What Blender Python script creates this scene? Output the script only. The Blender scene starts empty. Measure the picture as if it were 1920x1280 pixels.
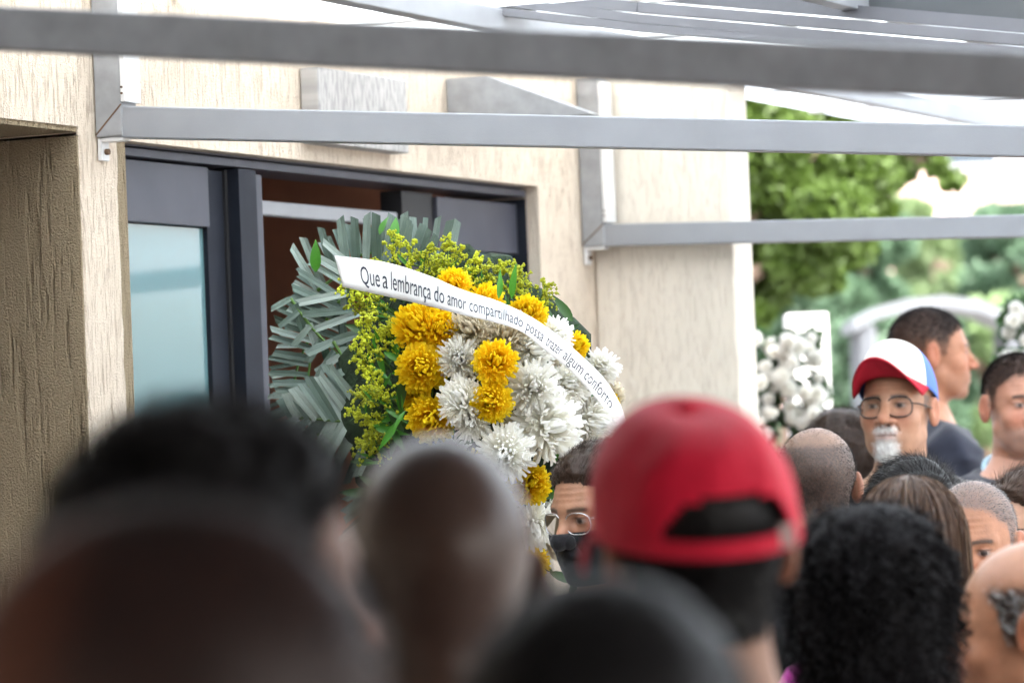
import bpy, math, random
import numpy as np
from mathutils import Vector, Matrix

random.seed(7)
RNG = np.random.default_rng(7)
SC = bpy.context.scene
COL = SC.collection
R = math.radians

# ------------------------------------------------------------------ camera
FPX = 7200.0                       # focal length in pixels of the 1920 px frame (135 mm)
CAM = Vector((3.82, 0.0, 1.68))
YAW, PITCH, ROLL = R(24.9), R(1.67), R(2.3)
fwd = Vector((-math.sin(YAW) * math.cos(PITCH), math.cos(YAW) * math.cos(PITCH), math.sin(PITCH)))
rgt0 = Vector((math.cos(YAW), math.sin(YAW), 0))
up0 = rgt0.cross(fwd)
rgt = rgt0 * math.cos(ROLL) - up0 * math.sin(ROLL)
upv = up0 * math.cos(ROLL) + rgt0 * math.sin(ROLL)
camd = bpy.data.cameras.new('camera')
camd.lens = 135
camd.sensor_width = 36
camd.clip_end = 2000
camd.dof.use_dof = True
camd.dof.focus_distance = 7.05
camd.dof.aperture_fstop = 4.6
cam = bpy.data.objects.new('camera', camd)
COL.objects.link(cam)
cam.matrix_world = Matrix(((rgt.x, upv.x, -fwd.x, CAM.x), (rgt.y, upv.y, -fwd.y, CAM.y),
                           (rgt.z, upv.z, -fwd.z, CAM.z), (0, 0, 0, 1)))
SC.camera = cam

# ------------------------------------------------------------------ world, sun, exposure
SUN_EL, SUN_AZ = R(52), R(118)     # azimuth measured from +Y towards +X
w = bpy.data.worlds.new('World')
SC.world = w
w.use_nodes = True
nt = w.node_tree
bg = nt.nodes['Background']
sky = nt.nodes.new('ShaderNodeTexSky')
sky.sky_type = 'NISHITA'
sky.sun_disc = False
sky.sun_elevation = SUN_EL
sky.sun_rotation = SUN_AZ
sky.air_density = 1.0
sky.dust_density = 4.0
hs = nt.nodes.new('ShaderNodeHueSaturation')
hs.inputs['Saturation'].default_value = 0.35
nt.links.new(sky.outputs[0], hs.inputs['Color'])
nt.links.new(hs.outputs[0], bg.inputs[0])
bg.inputs[1].default_value = 0.15
sd = bpy.data.lights.new('sun', 'SUN')
sd.energy = 1.5
sd.angle = R(25)
sd.color = (1.0, 0.96, 0.9)
so = bpy.data.objects.new('sun', sd)
COL.objects.link(so)
sdir = Vector((math.sin(SUN_AZ) * math.cos(SUN_EL), math.cos(SUN_AZ) * math.cos(SUN_EL), math.sin(SUN_EL)))
so.rotation_euler = sdir.to_track_quat('Z', 'Y').to_euler()
vs = SC.view_settings
vs.view_transform = 'Standard'
vs.look = 'None'
vs.gamma = 1
vs.use_curve_mapping = False
vs.exposure = 2.75
SC.cycles.use_denoising = True
SC.cycles.max_bounces = 10
SC.cycles.diffuse_bounces = 8
SC.cycles.transmission_bounces = 8
SC.cycles.transparent_max_bounces = 8

# ------------------------------------------------------------------ pixel helpers (photograph 1920x1280)
def ray(px, py):
    return fwd + rgt * ((px - 960) / FPX) - upv * ((py - 640) / FPX)
def at(px, py, d):
    return CAM + ray(px, py) * d
def onX(px, py, X):
    r = ray(px, py); return CAM + r * ((X - CAM.x) / r.x)
def onY(px, py, Y):
    r = ray(px, py); return CAM + r * ((Y - CAM.y) / r.y)
def onZ(px, py, Z):
    r = ray(px, py); return CAM + r * ((Z - CAM.z) / r.z)

# ------------------------------------------------------------------ materials
MATS = {}
def newmat(name):
    m = bpy.data.materials.new(name); m.use_nodes = True
    MATS[name] = m
    return m, m.node_tree.nodes, m.node_tree.links, m.node_tree.nodes['Principled BSDF']
def mat(name, col, rough=0.6, metal=0.0, var=0.0, vscale=20.0, bump=0.0, bscale=80.0, spec=0.5, attr=None, sss=0.0, sheen=0.0, coat=0.0):
    if name in MATS: return MATS[name]
    m, N, L, P = newmat(name)
    P.inputs['Roughness'].default_value = rough
    P.inputs['Metallic'].default_value = metal
    P.inputs['Specular IOR Level'].default_value = spec
    P.inputs['Sheen Weight'].default_value = sheen
    P.inputs['Coat Weight'].default_value = coat
    if sss:
        P.inputs['Subsurface Weight'].default_value = sss
        P.inputs['Subsurface Radius'].default_value = (1.0, 0.4, 0.2)
        P.inputs['Subsurface Scale'].default_value = 0.006
    tc = N.new('ShaderNodeTexCoord')
    src = None
    if attr:
        a = N.new('ShaderNodeAttribute'); a.attribute_name = attr; src = a.outputs['Color']
    if var > 0:
        nz = N.new('ShaderNodeTexNoise'); nz.inputs['Scale'].default_value = vscale; nz.inputs['Detail'].default_value = 5
        L.new(tc.outputs['Object'], nz.inputs['Vector'])
        mr = N.new('ShaderNodeMapRange'); mr.inputs[1].default_value = 0.3; mr.inputs[2].default_value = 0.7
        mr.inputs[3].default_value = 1 - var; mr.inputs[4].default_value = 1 + var
        L.new(nz.outputs[0], mr.inputs[0])
        mx = N.new('ShaderNodeMix'); mx.data_type = 'RGBA'; mx.blend_type = 'MULTIPLY'; mx.inputs[0].default_value = 1
        if src: L.new(src, mx.inputs[6])
        else: mx.inputs[6].default_value = (*col, 1)
        L.new(mr.outputs[0], mx.inputs[7])
        src = mx.outputs[2]
    if src: L.new(src, P.inputs['Base Color'])
    else: P.inputs['Base Color'].default_value = (*col, 1)
    if bump > 0:
        nb = N.new('ShaderNodeTexNoise'); nb.inputs['Scale'].default_value = bscale; nb.inputs['Detail'].default_value = 4
        L.new(tc.outputs['Object'], nb.inputs['Vector'])
        b = N.new('ShaderNodeBump'); b.inputs['Strength'].default_value = bump; b.inputs['Distance'].default_value = 0.004
        L.new(nb.outputs[0], b.inputs['Height']); L.new(b.outputs[0], P.inputs['Normal'])
    return m

def stucco(name, col, dark, amount=0.5, depth=0.006, fine=70.0):
    """dragged stucco: vertical scratches in relief, grooves mixed towards a darker colour"""
    m, N, L, P = newmat(name)
    P.inputs['Roughness'].default_value = 0.9
    P.inputs['Specular IOR Level'].default_value = 0.25
    tc = N.new('ShaderNodeTexCoord')
    def streak(sxy, sz, detail=4, off=0):
        mp = N.new('ShaderNodeMapping'); mp.inputs['Scale'].default_value = (sxy, sxy, sz); mp.inputs['Location'].default_value = (off, off, off)
        L.new(tc.outputs['Object'], mp.inputs[0])
        n = N.new('ShaderNodeTexNoise'); n.inputs['Scale'].default_value = 1; n.inputs['Detail'].default_value = detail; n.inputs['Roughness'].default_value = 0.6
        L.new(mp.outputs[0], n.inputs['Vector']); return n
    a = streak(fine, fine * 0.09); b = streak(fine * 1.9, fine * 0.2, 3, 5.3); c = streak(3.0, 1.4, 3, 9.1); g = streak(260, 260, 2, 2.2)
    ra = N.new('ShaderNodeMapRange'); ra.inputs[1].default_value = 0.56; ra.inputs[2].default_value = 0.68
    L.new(a.outputs[0], ra.inputs[0])
    rb = N.new('ShaderNodeMapRange'); rb.inputs[1].default_value = 0.56; rb.inputs[2].default_value = 0.72
    L.new(b.outputs[0], rb.inputs[0])
    mxx = N.new('ShaderNodeMath'); mxx.operation = 'MAXIMUM'
    L.new(ra.outputs[0], mxx.inputs[0]); L.new(rb.outputs[0], mxx.inputs[1])
    rc = N.new('ShaderNodeMapRange'); rc.inputs[1].default_value = 0.35; rc.inputs[2].default_value = 0.7; rc.inputs[3].default_value = 0.35
    L.new(c.outputs[0], rc.inputs[0])
    mu = N.new('ShaderNodeMath'); mu.operation = 'MULTIPLY'; L.new(mxx.outputs[0], mu.inputs[0]); L.new(rc.outputs[0], mu.inputs[1])
    mu2 = N.new('ShaderNodeMath'); mu2.operation = 'MULTIPLY'; mu2.inputs[1].default_value = amount; L.new(mu.outputs[0], mu2.inputs[0])
    mix = N.new('ShaderNodeMix'); mix.data_type = 'RGBA'
    mix.inputs[6].default_value = (*col, 1); mix.inputs[7].default_value = (*dark, 1)
    L.new(mu2.outputs[0], mix.inputs[0])
    # large uneven weathering
    mv = N.new('ShaderNodeMix'); mv.data_type = 'RGBA'; mv.blend_type = 'MULTIPLY'; mv.inputs[0].default_value = 1
    rv = N.new('ShaderNodeMapRange'); rv.inputs[3].default_value = 0.86; rv.inputs[4].default_value = 1.1
    L.new(c.outputs[0], rv.inputs[0]); L.new(mix.outputs[2], mv.inputs[6]); L.new(rv.outputs[0], mv.inputs[7])
    L.new(mv.outputs[2], P.inputs['Base Color'])
    sub = N.new('ShaderNodeMath'); sub.operation = 'MULTIPLY_ADD'; sub.inputs[1].default_value = -1.0
    L.new(mxx.outputs[0], sub.inputs[0]); L.new(g.outputs[0], sub.inputs[2])
    bp = N.new('ShaderNodeBump'); bp.inputs['Strength'].default_value = 0.9; bp.inputs['Distance'].default_value = depth
    L.new(sub.outputs[0], bp.inputs['Height']); L.new(bp.outputs[0], P.inputs['Normal'])
    return m

M_wall = stucco('cream_stucco', (0.72, 0.615, 0.50), (0.34, 0.23, 0.14), 0.5, 0.004, 110.0)
M_wing_lit = stucco('smooth_cream_stucco_lit', (0.78, 0.71, 0.61), (0.5, 0.40, 0.30), 0.3, 0.002, 150.0)  # wall stucco again, the pier's stronger daylight put into a lighter colour
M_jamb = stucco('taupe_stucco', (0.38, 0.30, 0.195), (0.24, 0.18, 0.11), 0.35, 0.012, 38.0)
M_alu = mat('grey_painted_metal', (0.275, 0.285, 0.305), 0.45, 0.0, var=0.06, vscale=9, bump=0.05, bscale=300)
M_alu_d = mat('weathered_grey_metal', (0.28, 0.285, 0.295), 0.5, 0.0, var=0.16, vscale=25, bump=0.1)
M_slat = mat('grey_slat_metal', (0.17, 0.17, 0.185), 0.5, 0.0, var=0.08, vscale=6)
M_slat_d = mat('dark_slat_metal', (0.10, 0.105, 0.11), 0.6, 0.0, var=0.08, vscale=6)
M_white_metal = mat('white_metal', (0.7, 0.7, 0.7), 0.4, var=0.06)
M_rust = mat('rust_stain', (0.12, 0.07, 0.04), 0.9, var=0.4, vscale=60)
M_frame = mat('charcoal_aluminium', (0.018, 0.021, 0.030), 0.5, 0.0, var=0.1, vscale=15, spec=0.12)
M_frame_l = mat('slate_aluminium', (0.060, 0.062, 0.080), 0.42, 0.0, var=0.1, vscale=12, spec=0.3)
M_rubber = mat('black_seal', (0.012, 0.012, 0.014), 0.6)
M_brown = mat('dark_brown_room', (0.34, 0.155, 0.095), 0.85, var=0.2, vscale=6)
M_concrete = mat('paving', (0.22, 0.21, 0.2), 0.9, var=0.2, vscale=3, bump=0.3, bscale=40)

def glass_film():
    m, N, L, P = newmat('teal_film_glass')
    P.inputs['Base Color'].default_value = (0.14, 0.26, 0.28, 1)
    P.inputs['Roughness'].default_value = 0.06
    P.inputs['IOR'].default_value = 1.9
    P.inputs['Coat Weight'].default_value = 0.6
    P.inputs['Coat Roughness'].default_value = 0.02
    return m
M_film = glass_film()
def panel_mat():
    m, N, L, P = newmat('frosted_roof_sheet')
    P.inputs['Base Color'].default_value = (0.9, 0.92, 0.93, 1)
    P.inputs['Roughness'].default_value = 0.35
    tr = N.new('ShaderNodeBsdfTranslucent'); tr.inputs['Color'].default_value = (0.88, 0.93, 0.97, 1)
    mx = N.new('ShaderNodeMixShader'); mx.inputs[0].default_value = 0.72
    L.new(P.outputs[0], mx.inputs[1]); L.new(tr.outputs[0], mx.inputs[2])
    L.new(mx.outputs[0], N['Material Output'].inputs[0])
    return m
M_sheet = panel_mat()

# ------------------------------------------------------------------ object helpers
def tag(o, label=None, cat=None, group=None, kind=None):
    if label: o['label'] = label
    if cat: o['category'] = cat
    if group: o['group'] = group
    if kind: o['kind'] = kind
    return o
def empty(name, loc=(0, 0, 0), rz=0.0):
    o = bpy.data.objects.new(name, None); COL.objects.link(o)
    o.location = loc; o.rotation_euler = (0, 0, rz); o.empty_display_size = 0.1
    return o
def mesh_np(name, V, F, smooth=False, cols=None):
    """V (n,3), F (m,3) or (m,4) or a list of polygons"""
    me = bpy.data.meshes.new(name)
    V = np.asarray(V, dtype=np.float32)
    if isinstance(F, np.ndarray):
        m, k = F.shape
        me.vertices.add(len(V)); me.vertices.foreach_set('co', V.ravel())
        me.loops.add(m * k); me.loops.foreach_set('vertex_index', F.astype(np.int32).ravel())
        me.polygons.add(m); me.polygons.foreach_set('loop_start', np.arange(0, m * k, k, dtype=np.int32))
        me.polygons.foreach_set('loop_total', np.full(m, k, dtype=np.int32))
        me.update(calc_edges=True)
    else:
        me.from_pydata([tuple(map(float, v)) for v in V], [], [tuple(map(int, f)) for f in F])
        me.update()
    if smooth: me.polygons.foreach_set('use_smooth', np.ones(len(me.polygons), dtype=bool))
    if cols is not None:
        a = me.attributes.new('Col', 'FLOAT_COLOR', 'POINT')
        c = np.ones((len(V), 4), dtype=np.float32); c[:, :3] = cols
        a.data.foreach_set('color', c.ravel())
    return me
def obj(name, me, m=None, parent=None, loc=None):
    if m is not None and len(me.materials) == 0: me.materials.append(m)
    o = bpy.data.objects.new(name, me); COL.objects.link(o)
    if parent is not None: o.parent = parent
    if loc is not None: o.location = loc
    return o

class MB:
    def __init__(s): s.V = []; s.F = []
    def add(s, V, F):
        b = len(s.V); s.V += [tuple(v) for v in V]; s.F += [tuple(i + b for i in f) for f in F]; return s
    def hexa(s, p):   # 8 points: bottom 4 (ccw), top 4
        return s.add(p, [(3, 2, 1, 0), (4, 5, 6, 7), (0, 1, 5, 4), (1, 2, 6, 5), (2, 3, 7, 6), (3, 0, 4, 7)])
    def box(s, x0, x1, y0, y1, z0, z1):
        return s.hexa([(x0, y0, z0), (x1, y0, z0), (x1, y1, z0), (x0, y1, z0), (x0, y0, z1), (x1, y0, z1), (x1, y1, z1), (x0, y1, z1)])
    def bar(s, a, b, wx, wz, upd=(0, 0, 1)):
        a = Vector(a); b = Vector(b); t = (b - a).normalized(); sd_ = t.cross(Vector(upd)).normalized(); u = sd_.cross(t)
        p = []
        for c in (a, b):
            p += [c - sd_ * wx / 2 - u * wz / 2, c + sd_ * wx / 2 - u * wz / 2, c + sd_ * wx / 2 + u * wz / 2, c - sd_ * wx / 2 + u * wz / 2]
        return s.add(p, [(3, 2, 1, 0), (4, 5, 6, 7), (0, 1, 5, 4), (1, 2, 6, 5), (2, 3, 7, 6), (3, 0, 4, 7)])
    def tube(s, pts, rad, n=8, closed=False):
        pts = [Vector(p) for p in pts]; k = len(pts)
        if not hasattr(rad, '__len__'): rad = [rad] * k
        b = len(s.V); ref = None
        for i, p in enumerate(pts):
            t = (pts[(i + 1) % k] - pts[i - 1]) if closed else (pts[min(i + 1, k - 1)] - pts[max(i - 1, 0)])
            t.normalize()
            if ref is None:
                ref = t.orthogonal().normalized()
            else:
                ref = (ref - t * ref.dot(t)).normalized()
            c = t.cross(ref)
            for j in range(n):
                an = 2 * math.pi * j / n
                s.V.append(tuple(p + (ref * math.cos(an) + c * math.sin(an)) * rad[i]))
        for i in range(k if closed else k - 1):
            i2 = (i + 1) % k
            for j in range(n):
                j2 = (j + 1) % n
                s.F.append((b + i * n + j, b + i * n + j2, b + i2 * n + j2, b + i2 * n + j))
        if not closed:
            s.F.append(tuple(b + j for j in reversed(range(n)))); s.F.append(tuple(b + (k - 1) * n + j for j in range(n)))
        return s
    def build(s, name, m, parent=None, smooth=False, bevel=0.0):
        o = obj(name, mesh_np(name, s.V, s.F, smooth), m, parent)
        if bevel:
            bm = o.modifiers.new('bevel', 'BEVEL'); bm.width = bevel; bm.segments = 2; bm.limit_method = 'ANGLE'
        return o
# ================================================================== SETTING
o = MB().box(-60, 120, -40, 160, -0.3, 0.0).build('ground', M_concrete); tag(o, kind='structure')

# ------------------------------------------------------------------ building
zdoor = onX(230, 263, 0).z
Yn1 = onX(158, 560, 0).y               # far jamb of the recess
Yd0 = onX(231, 560, 0).y               # door opening
Yd1 = onX(1012, 440, 0).y
Yw = onX(1118, 600, 0).y               # projecting wing
Xw = onY(1378, 520, Yw).x
znic = onX(90, 231, 0).z
WT = 0.25; ZT = 4.2
bld = empty('building', (0, Yd0, 0))
tag(bld, 'cream stucco building with a recess, a sliding door and a projecting pier', 'building')
inv = Matrix.Translation((0, -Yd0, 0))
def bp(name, mb, m, parent=None, bevel=0, smooth=False):
    o = mb.build(name, m, None, smooth, bevel); o.parent = parent or bld
    if parent is None: o.matrix_parent_inverse = inv
    return o
def rough_post(x0, x1, y0, y1, z0, z1, n=70, j=0.003):
    """a wall piece whose two front corners are ragged like hand-dragged stucco"""
    mb = MB(); V = []; F = []
    zs = np.linspace(z0, z1, n)
    for z in zs:
        a, b, c, d = [random.uniform(-j, j) for _ in range(4)]
        V += [(x0, y0, z), (x1 - 0.004 + a * .5, y0 + 0.001, z), (x1, y0 + 0.005 + b, z), (x1, y1 - 0.005 + c, z), (x1 - 0.004 + d * .5, y1 - 0.001, z), (x0, y1, z)]
    for i in range(n - 1):
        for k in range(6):
            k2 = (k + 1) % 6
            F.append((i * 6 + k, i * 6 + k2, i * 6 + 6 + k2, i * 6 + 6 + k))
    F.append(tuple(range(5, -1, -1))); F.append(tuple((n - 1) * 6 + k for k in range(6)))
    return mb.add(V, F)
wall = MB()
wall.box(-WT, 0, -3.0, Yn1 - 1.9, 0, ZT)                         # near end
wall.box(-WT, 0, Yn1 - 1.9, Yn1, znic, ZT)                       # over the recess
wall.box(-WT, 0, Yn1, Yd0, zdoor, ZT)
wall.box(-WT, 0, Yd0, Yd1, zdoor, ZT)                            # over the door
wall.box(-WT, 0, Yd1, Yw, 0, ZT)
wall.box(-WT, 0, Yw, Yw + 0.13, 0, ZT)
bp('wall', wall, M_wall)
bp('wall_pier', rough_post(-0.06, 0.0, Yn1 + 0.004, Yd0, 0, zdoor), M_wall)
# recess: far jamb, soffit, back
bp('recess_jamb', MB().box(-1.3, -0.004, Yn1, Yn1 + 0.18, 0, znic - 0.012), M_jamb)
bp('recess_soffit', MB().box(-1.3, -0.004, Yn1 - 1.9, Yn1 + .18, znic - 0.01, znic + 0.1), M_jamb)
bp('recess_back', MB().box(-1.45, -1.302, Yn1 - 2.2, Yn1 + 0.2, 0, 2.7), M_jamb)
bp('projecting_pier', MB().box(0.001, Xw, Yw, Yw + 0.13, 0, ZT), M_wing_lit, bevel=0.008)

# sliding door (part of the building), panes and stiles as its pieces
FX = -0.035                                                        # face of the frame behind the wall face
def yd(px, py=440): return onX(px, py, FX).y
def zd(px, py): return onX(px, py, FX).z
door = bp('sliding_door', MB().box(FX - 0.12, FX, Yd0 + 0.003, Yd1 - 0.003, zd(600, 312) + 0.035, zdoor - 0.004), M_frame_l, bevel=0.002)
def dp(name, x0, x1, y0, y1, z0, z1, m, bevel=0.0015):
    o = MB().box(x0, x1, y0, y1, z0, z1).build(name, m, None, bevel=bevel); o.parent = door
    return o
zh = zd(600, 312) + 0.035
zA = zh - 0.002
for k, (h, x) in enumerate([(0.018, 0.006), (0.016, -0.006), (0.02, 0.004)]):
    dp('track_rail', FX - 0.11, FX + x, Yd0 + 0.003, Yd1 - 0.003, zA - h, zA - 0.003, M_frame_l); zA -= h
zr = zA - 0.004
dp('frame_post', FX - .10, FX + 0.004, yd(985), Yd1 - 0.004, 0.0, zr, M_frame)
y_l1, y_s0, y_s1, y_o1, y_r0 = yd(404), yd(442), yd(490), yd(778), yd(836)
# left leaf: top rail, glass with film, back stile
z_g = zd(330, 420)
dp('top_rail', FX - 0.055, FX - 0.012, Yd0 + 0.004, y_l1, z_g, zr, M_frame_l)
dp('glass_pane', FX - 0.042, FX - 0.030, Yd0 + 0.004, y_l1 + 0.001, 0.06, z_g - 0.002, M_film, 0)
dp('leaf_stile', FX - 0.060, FX - 0.02, y_l1 + 0.002, y_s0 - 0.012, 0.02, zr - 0.004, M_frame)
dp('seal', FX - 0.05, FX - 0.014, y_s0 - 0.011, y_s0 - 0.001, 0.02, zr, M_rubber)
# meeting stile with a paler edge
dp('leaf_stile', FX - 0.085, FX + 0.012, y_s0, y_s1 - 0.035, 0.02, zr, M_frame)
dp('edge_strip', FX - 0.085, FX + 0.006, y_s1 - 0.034, y_s1, 0.02, zr - 0.008, M_frame_l)
# right leaf
dp('leaf_stile', FX - 0.085, FX - 0.03, y_o1, y_r0, 0.02, zr - 0.004, M_rubber)
dp('top_rail', FX - 0.06, FX - 0.02, y_r0 + 0.002, yd(985) - 0.002, zd(910, 470), zr - 0.012, M_frame_l)
dp('glass_pane', FX - 0.05, FX - 0.038, y_r0 + 0.002, yd(985) - 0.002, 0.06, zd(910, 472), M_film, 0)
# room behind
dstrip = MB().box(-0.10, -0.075, y_s1 + .002, y_o1 - .002, onX(600, 412, -0.075).z, onX(600, 385, -0.075).z)
bp('doorway_strip', dstrip, M_alu, bevel=0.004)  # grey strip across the top of the door opening
room = MB().box(-3.2, -3.0, Yd0 - 2, Yd1 + .9, 0, 3).box(-3, -WT - .03, Yd0 - 2, Yd1 + .9, 2.75, 2.9).box(-3, -WT - .03, Yd0 - 2.1, Yd0 - 2, 0, 3).box(-3, -WT - .03, Yd1 + .9, Yd1 + 1.0, 0, 3)
bp('room_walls', room, M_brown)

# ------------------------------------------------------------------ stone plaque
def plaque_mat():
    m, N, L, P = newmat('weathered_marble')
    P.inputs['Roughness'].default_value = 0.7
    tc = N.new('ShaderNodeTexCoord')
    mp = N.new('ShaderNodeMapping'); mp.inputs['Scale'].default_value = (1, 60, 16); L.new(tc.outputs['Object'], mp.inputs[0])
    n1 = N.new('ShaderNodeTexNoise'); n1.inputs['Scale'].default_value = 1.6; n1.inputs['Detail'].default_value = 6; L.new(mp.outputs[0], n1.inputs['Vector'])
    r1 = N.new('ShaderNodeValToRGB'); r1.color_ramp.elements[0].position = 0.36; r1.color_ramp.elements[0].color = (0.30, 0.29, 0.285, 1)
    r1.color_ramp.elements[1].position = 0.58; r1.color_ramp.elements[1].color = (0.47, 0.455, 0.44, 1)
    L.new(n1.outputs[0], r1.inputs[0]); L.new(r1.outputs[0], P.inputs['Base Color'])
    b = N.new('ShaderNodeBump'); b.inputs['Strength'].default_value = 0.6; b.inputs['Distance'].default_value = 0.004
    L.new(n1.outputs[0], b.inputs['Height']); L.new(b.outputs[0], P.inputs['Normal'])
    return m
PX = 0.045
pY0, pY1 = onX(598, 200, PX).y, onX(765, 220, PX).y
pZ0, pZ1 = onX(680, 277, PX).z, onX(680, 138, PX).z
pl = MB().box(0.002, PX, pY0, pY1, pZ0, pZ1).build('wall_plaque', plaque_mat(), None, bevel=0.003)
tag(pl, 'weathered grey white stone plaque on the wall above the sliding door', 'plaque')

# ------------------------------------------------------------------ canopy
can = empty('canopy', (0, Yd0, 0))
tag(can, 'grey metal canopy frame with frosted roof sheets fixed to the cream wall', 'canopy')
def cp(name, mb, m, bevel=0.003, parent=None):
    o = mb.build(name, m, None, bevel=bevel); o.parent = parent or can
    if parent is None: o.matrix_parent_inverse = inv
    return o
Y2 = onX(178, 230, 0).y; Y3 = Yw - 0.07; Y1 = 2 * Y2 - Y3
ZR = 2.62
def beam(Yk, pt0, pb0, pt1, pb1, m, outx=4.6, th=0.05, x_in=0.0):
    """beam in the vertical plane y=Yk through two measured heights, from the wall out to outx"""
    a, b, c, d = [onY(*p, Yk) for p in (pt0, pb0, pt1, pb1)]
    def ext(p, q, x): k = (x - p.x) / (q.x - p.x); return p.z + (q.z - p.z) * k
    p = []
    for x in (x_in, outx):
        zt, zb = ext(a, c, x), ext(b, d, x)
        p.append((x, zb, zt))
    V = []
    for (zsel) in (1, 2):
        V += [(p[0][0], Yk, p[0][zsel]), (p[1][0], Yk, p[1][zsel]), (p[1][0], Yk + th, p[1][zsel]), (p[0][0], Yk + th, p[0][zsel])]
    cp('beam', MB().hexa(V), m)
    return p
beam(Y1, (0, 12), (0, 93), (1920, 98), (1920, 188), M_alu_d)
b2 = beam(Y2, (200, 198), (200, 258), (1920, 235), (1920, 294), M_alu, x_in=0.005)
b3 = beam(Y3, (1140, 420), (1140, 461), (1920, 402), (1920, 444), M_alu, x_in=0.005)
# fourth bay behind the camera keeps the roof going
cp('beam', MB().box(0, 4.6, Y1 - 2.3, Y1 - 2.25, 2.36, 2.42), M_alu)
for Yk, b, wpx in ((Y2, b2, (178, 222)), (Y3, b3, (1098, 1134)), (Y1, None, None)):
    zb = b[0][1] if b else 2.36
    zt_ = b[0][2] if b else 2.42
    cp('arm', MB().box(0.003, 0.062, Yk - 0.004, Yk + 0.054, zb - .001, ZR - 0.02), M_alu_d)
    if b:
        cp('cover_plate', MB().box(0.0625, 0.0725, Yk - 0.006, Yk + 0.054, zt_ + 0.002, ZR - 0.03), M_white_metal, 0.001)
        ang = MB().box(0.003, 0.012, Yk + 0.002, Yk + 0.03, zb - 0.045, zb - 0.002).box(0.0125, 0.06, Yk + 0.002, Yk + 0.03, zb - 0.010, zb - 0.002)
        an = cp('angle_bracket', ang, M_white_metal, 0.001)
        cp('bolt', MB().tube([(0.012, Yk + 0.016, zb - 0.028), (0.02, Yk + 0.016, zb - 0.028)], 0.006, 8), M_rust, 0, an)
        for dz in (0.018, 0.03):
            cp('bolt', MB().tube([(0.066 , Yk - 0.0063, zt_ + dz), (0.066, Yk - 0.009, zt_ + dz)], 0.0022, 8), M_rust, 0)
        cp('weld_seam', MB().bar((0.004, Yk - 0.0045, zb + 0.004), (0.062, Yk - 0.0045, zt_ - 0.002), 0.0012, 0.003), M_rust, 0)
# wall plate, tapered bracket beyond the plaque
Yt = onX(836, 180, 0).y
q0, q1, q2 = onY(838, 142, Yt), onY(910, 142, Yt), onY(1112, 214, Yt)
zb_ = onY(838, 236, Yt).z
V = []
for y in (Yt, Yt + 0.04):
    V += [(0.003, y, zb_), (q2.x, y, zb_), (q2.x, y, q2.z), (q1.x, y, q1.z), (0.003, y, q1.z)]
F = [(0, 1, 2, 3, 4), (9, 8, 7, 6, 5)] + [(i, 5 + i, 5 + (i + 1) % 5, (i + 1) % 5) for i in range(5)]
cp('tapered_bracket', MB().add(V, F), M_alu_d)
# purlins along the wall, glazing bars across, roof sheets between
px_list = [0.42, 1.15, 1.9, 2.65, 3.4, 4.15, 4.6]
YP = 3.75
YA, YB = YP + 0.03, onZ(1500, 288, ZR).y
for x in px_list:
    cp('purlin', MB().box(x - 0.02, x + 0.02, YA, YB, ZR - 0.055, ZR - 0.006), M_alu)
ys = np.linspace(YA, YB, 12)
for i in range(len(ys) - 1):
    cp('glazing_bar', MB().box(0.0, 4.7, ys[i] - 0.012, ys[i] + 0.012, ZR - 0.004, ZR + 0.03), M_white_metal)
    for j, (xa, xb) in enumerate(((0.01, 1.15), (1.15, 2.65), (2.65, 4.65))):
        cp('roof_sheet', MB().box(xa + .003, xb - .003, ys[i] + 0.014, ys[i + 1] - 0.014, ZR + 0.002, ZR + 0.010), M_sheet, 0)
# unseen roof on posts and back wall, added to shade the near crowd
shade_roof = empty('shade_roof', (4.5, 0, 0)); tag(shade_roof, 'added unseen roof on posts that shades the near half of the crowd', 'shade_roof')
pi_ = Matrix.Translation((-4.5, 0, 0))
M_soffit = mat('shade_roof_soffit', (0.30, 0.31, 0.33), 0.8, var=0.1)
def pp_(name, mb, m):
    o = mb.build(name, m, None, bevel=0.004); o.parent = shade_roof; o.matrix_parent_inverse = pi_
pp_('roof', MB().box(0.01, 8.6, -7.0, YP - 0.06, ZR + 0.02, ZR + 0.18), M_soffit)
for (x, y) in ((8.3, YP - .3), (8.3, -2), (8.3, -6.6)):
    pp_('post', MB().box(x - .06, x + .06, y - .06, y + .06, 0, ZR + 0.018), M_alu)
o = MB().box(-2, 11, -7.4, -7.1, 0, 4.5).build('shade_wall', M_wall, None); tag(o, 'added unseen cream wall behind the camera, blocking and bouncing light', 'wall')
# louvre slats fixed under the near purlins (the long lines at the top of the view)
for (xa, ya, xm, ym, xb, yb, hpx, m_) in ((600, -17, 1200, 53, 1960, 118, 15, M_slat), (760, -19, 1200, 36, 1960, 103, 17, M_slat), (860, -20, 1200, 15, 1960, 79, 20, M_slat), (1100, -20, 1500, 14, 1960, 53, 24, M_slat), (1300, -36, 1620, -8, 1960, 24, 54, M_slat_d)):
    mb = MB(); q = [at(xa, ya, 8.2), at(xm, ym, 8.0), at(xb, yb, 7.7)]
    hh = hpx / FPX * 8
    mb.bar(q[0], q[1], 0.03, hh); mb.bar(q[1], q[2], 0.03, hh)
    cp('louvre_slat', mb, m_, 0)
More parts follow.
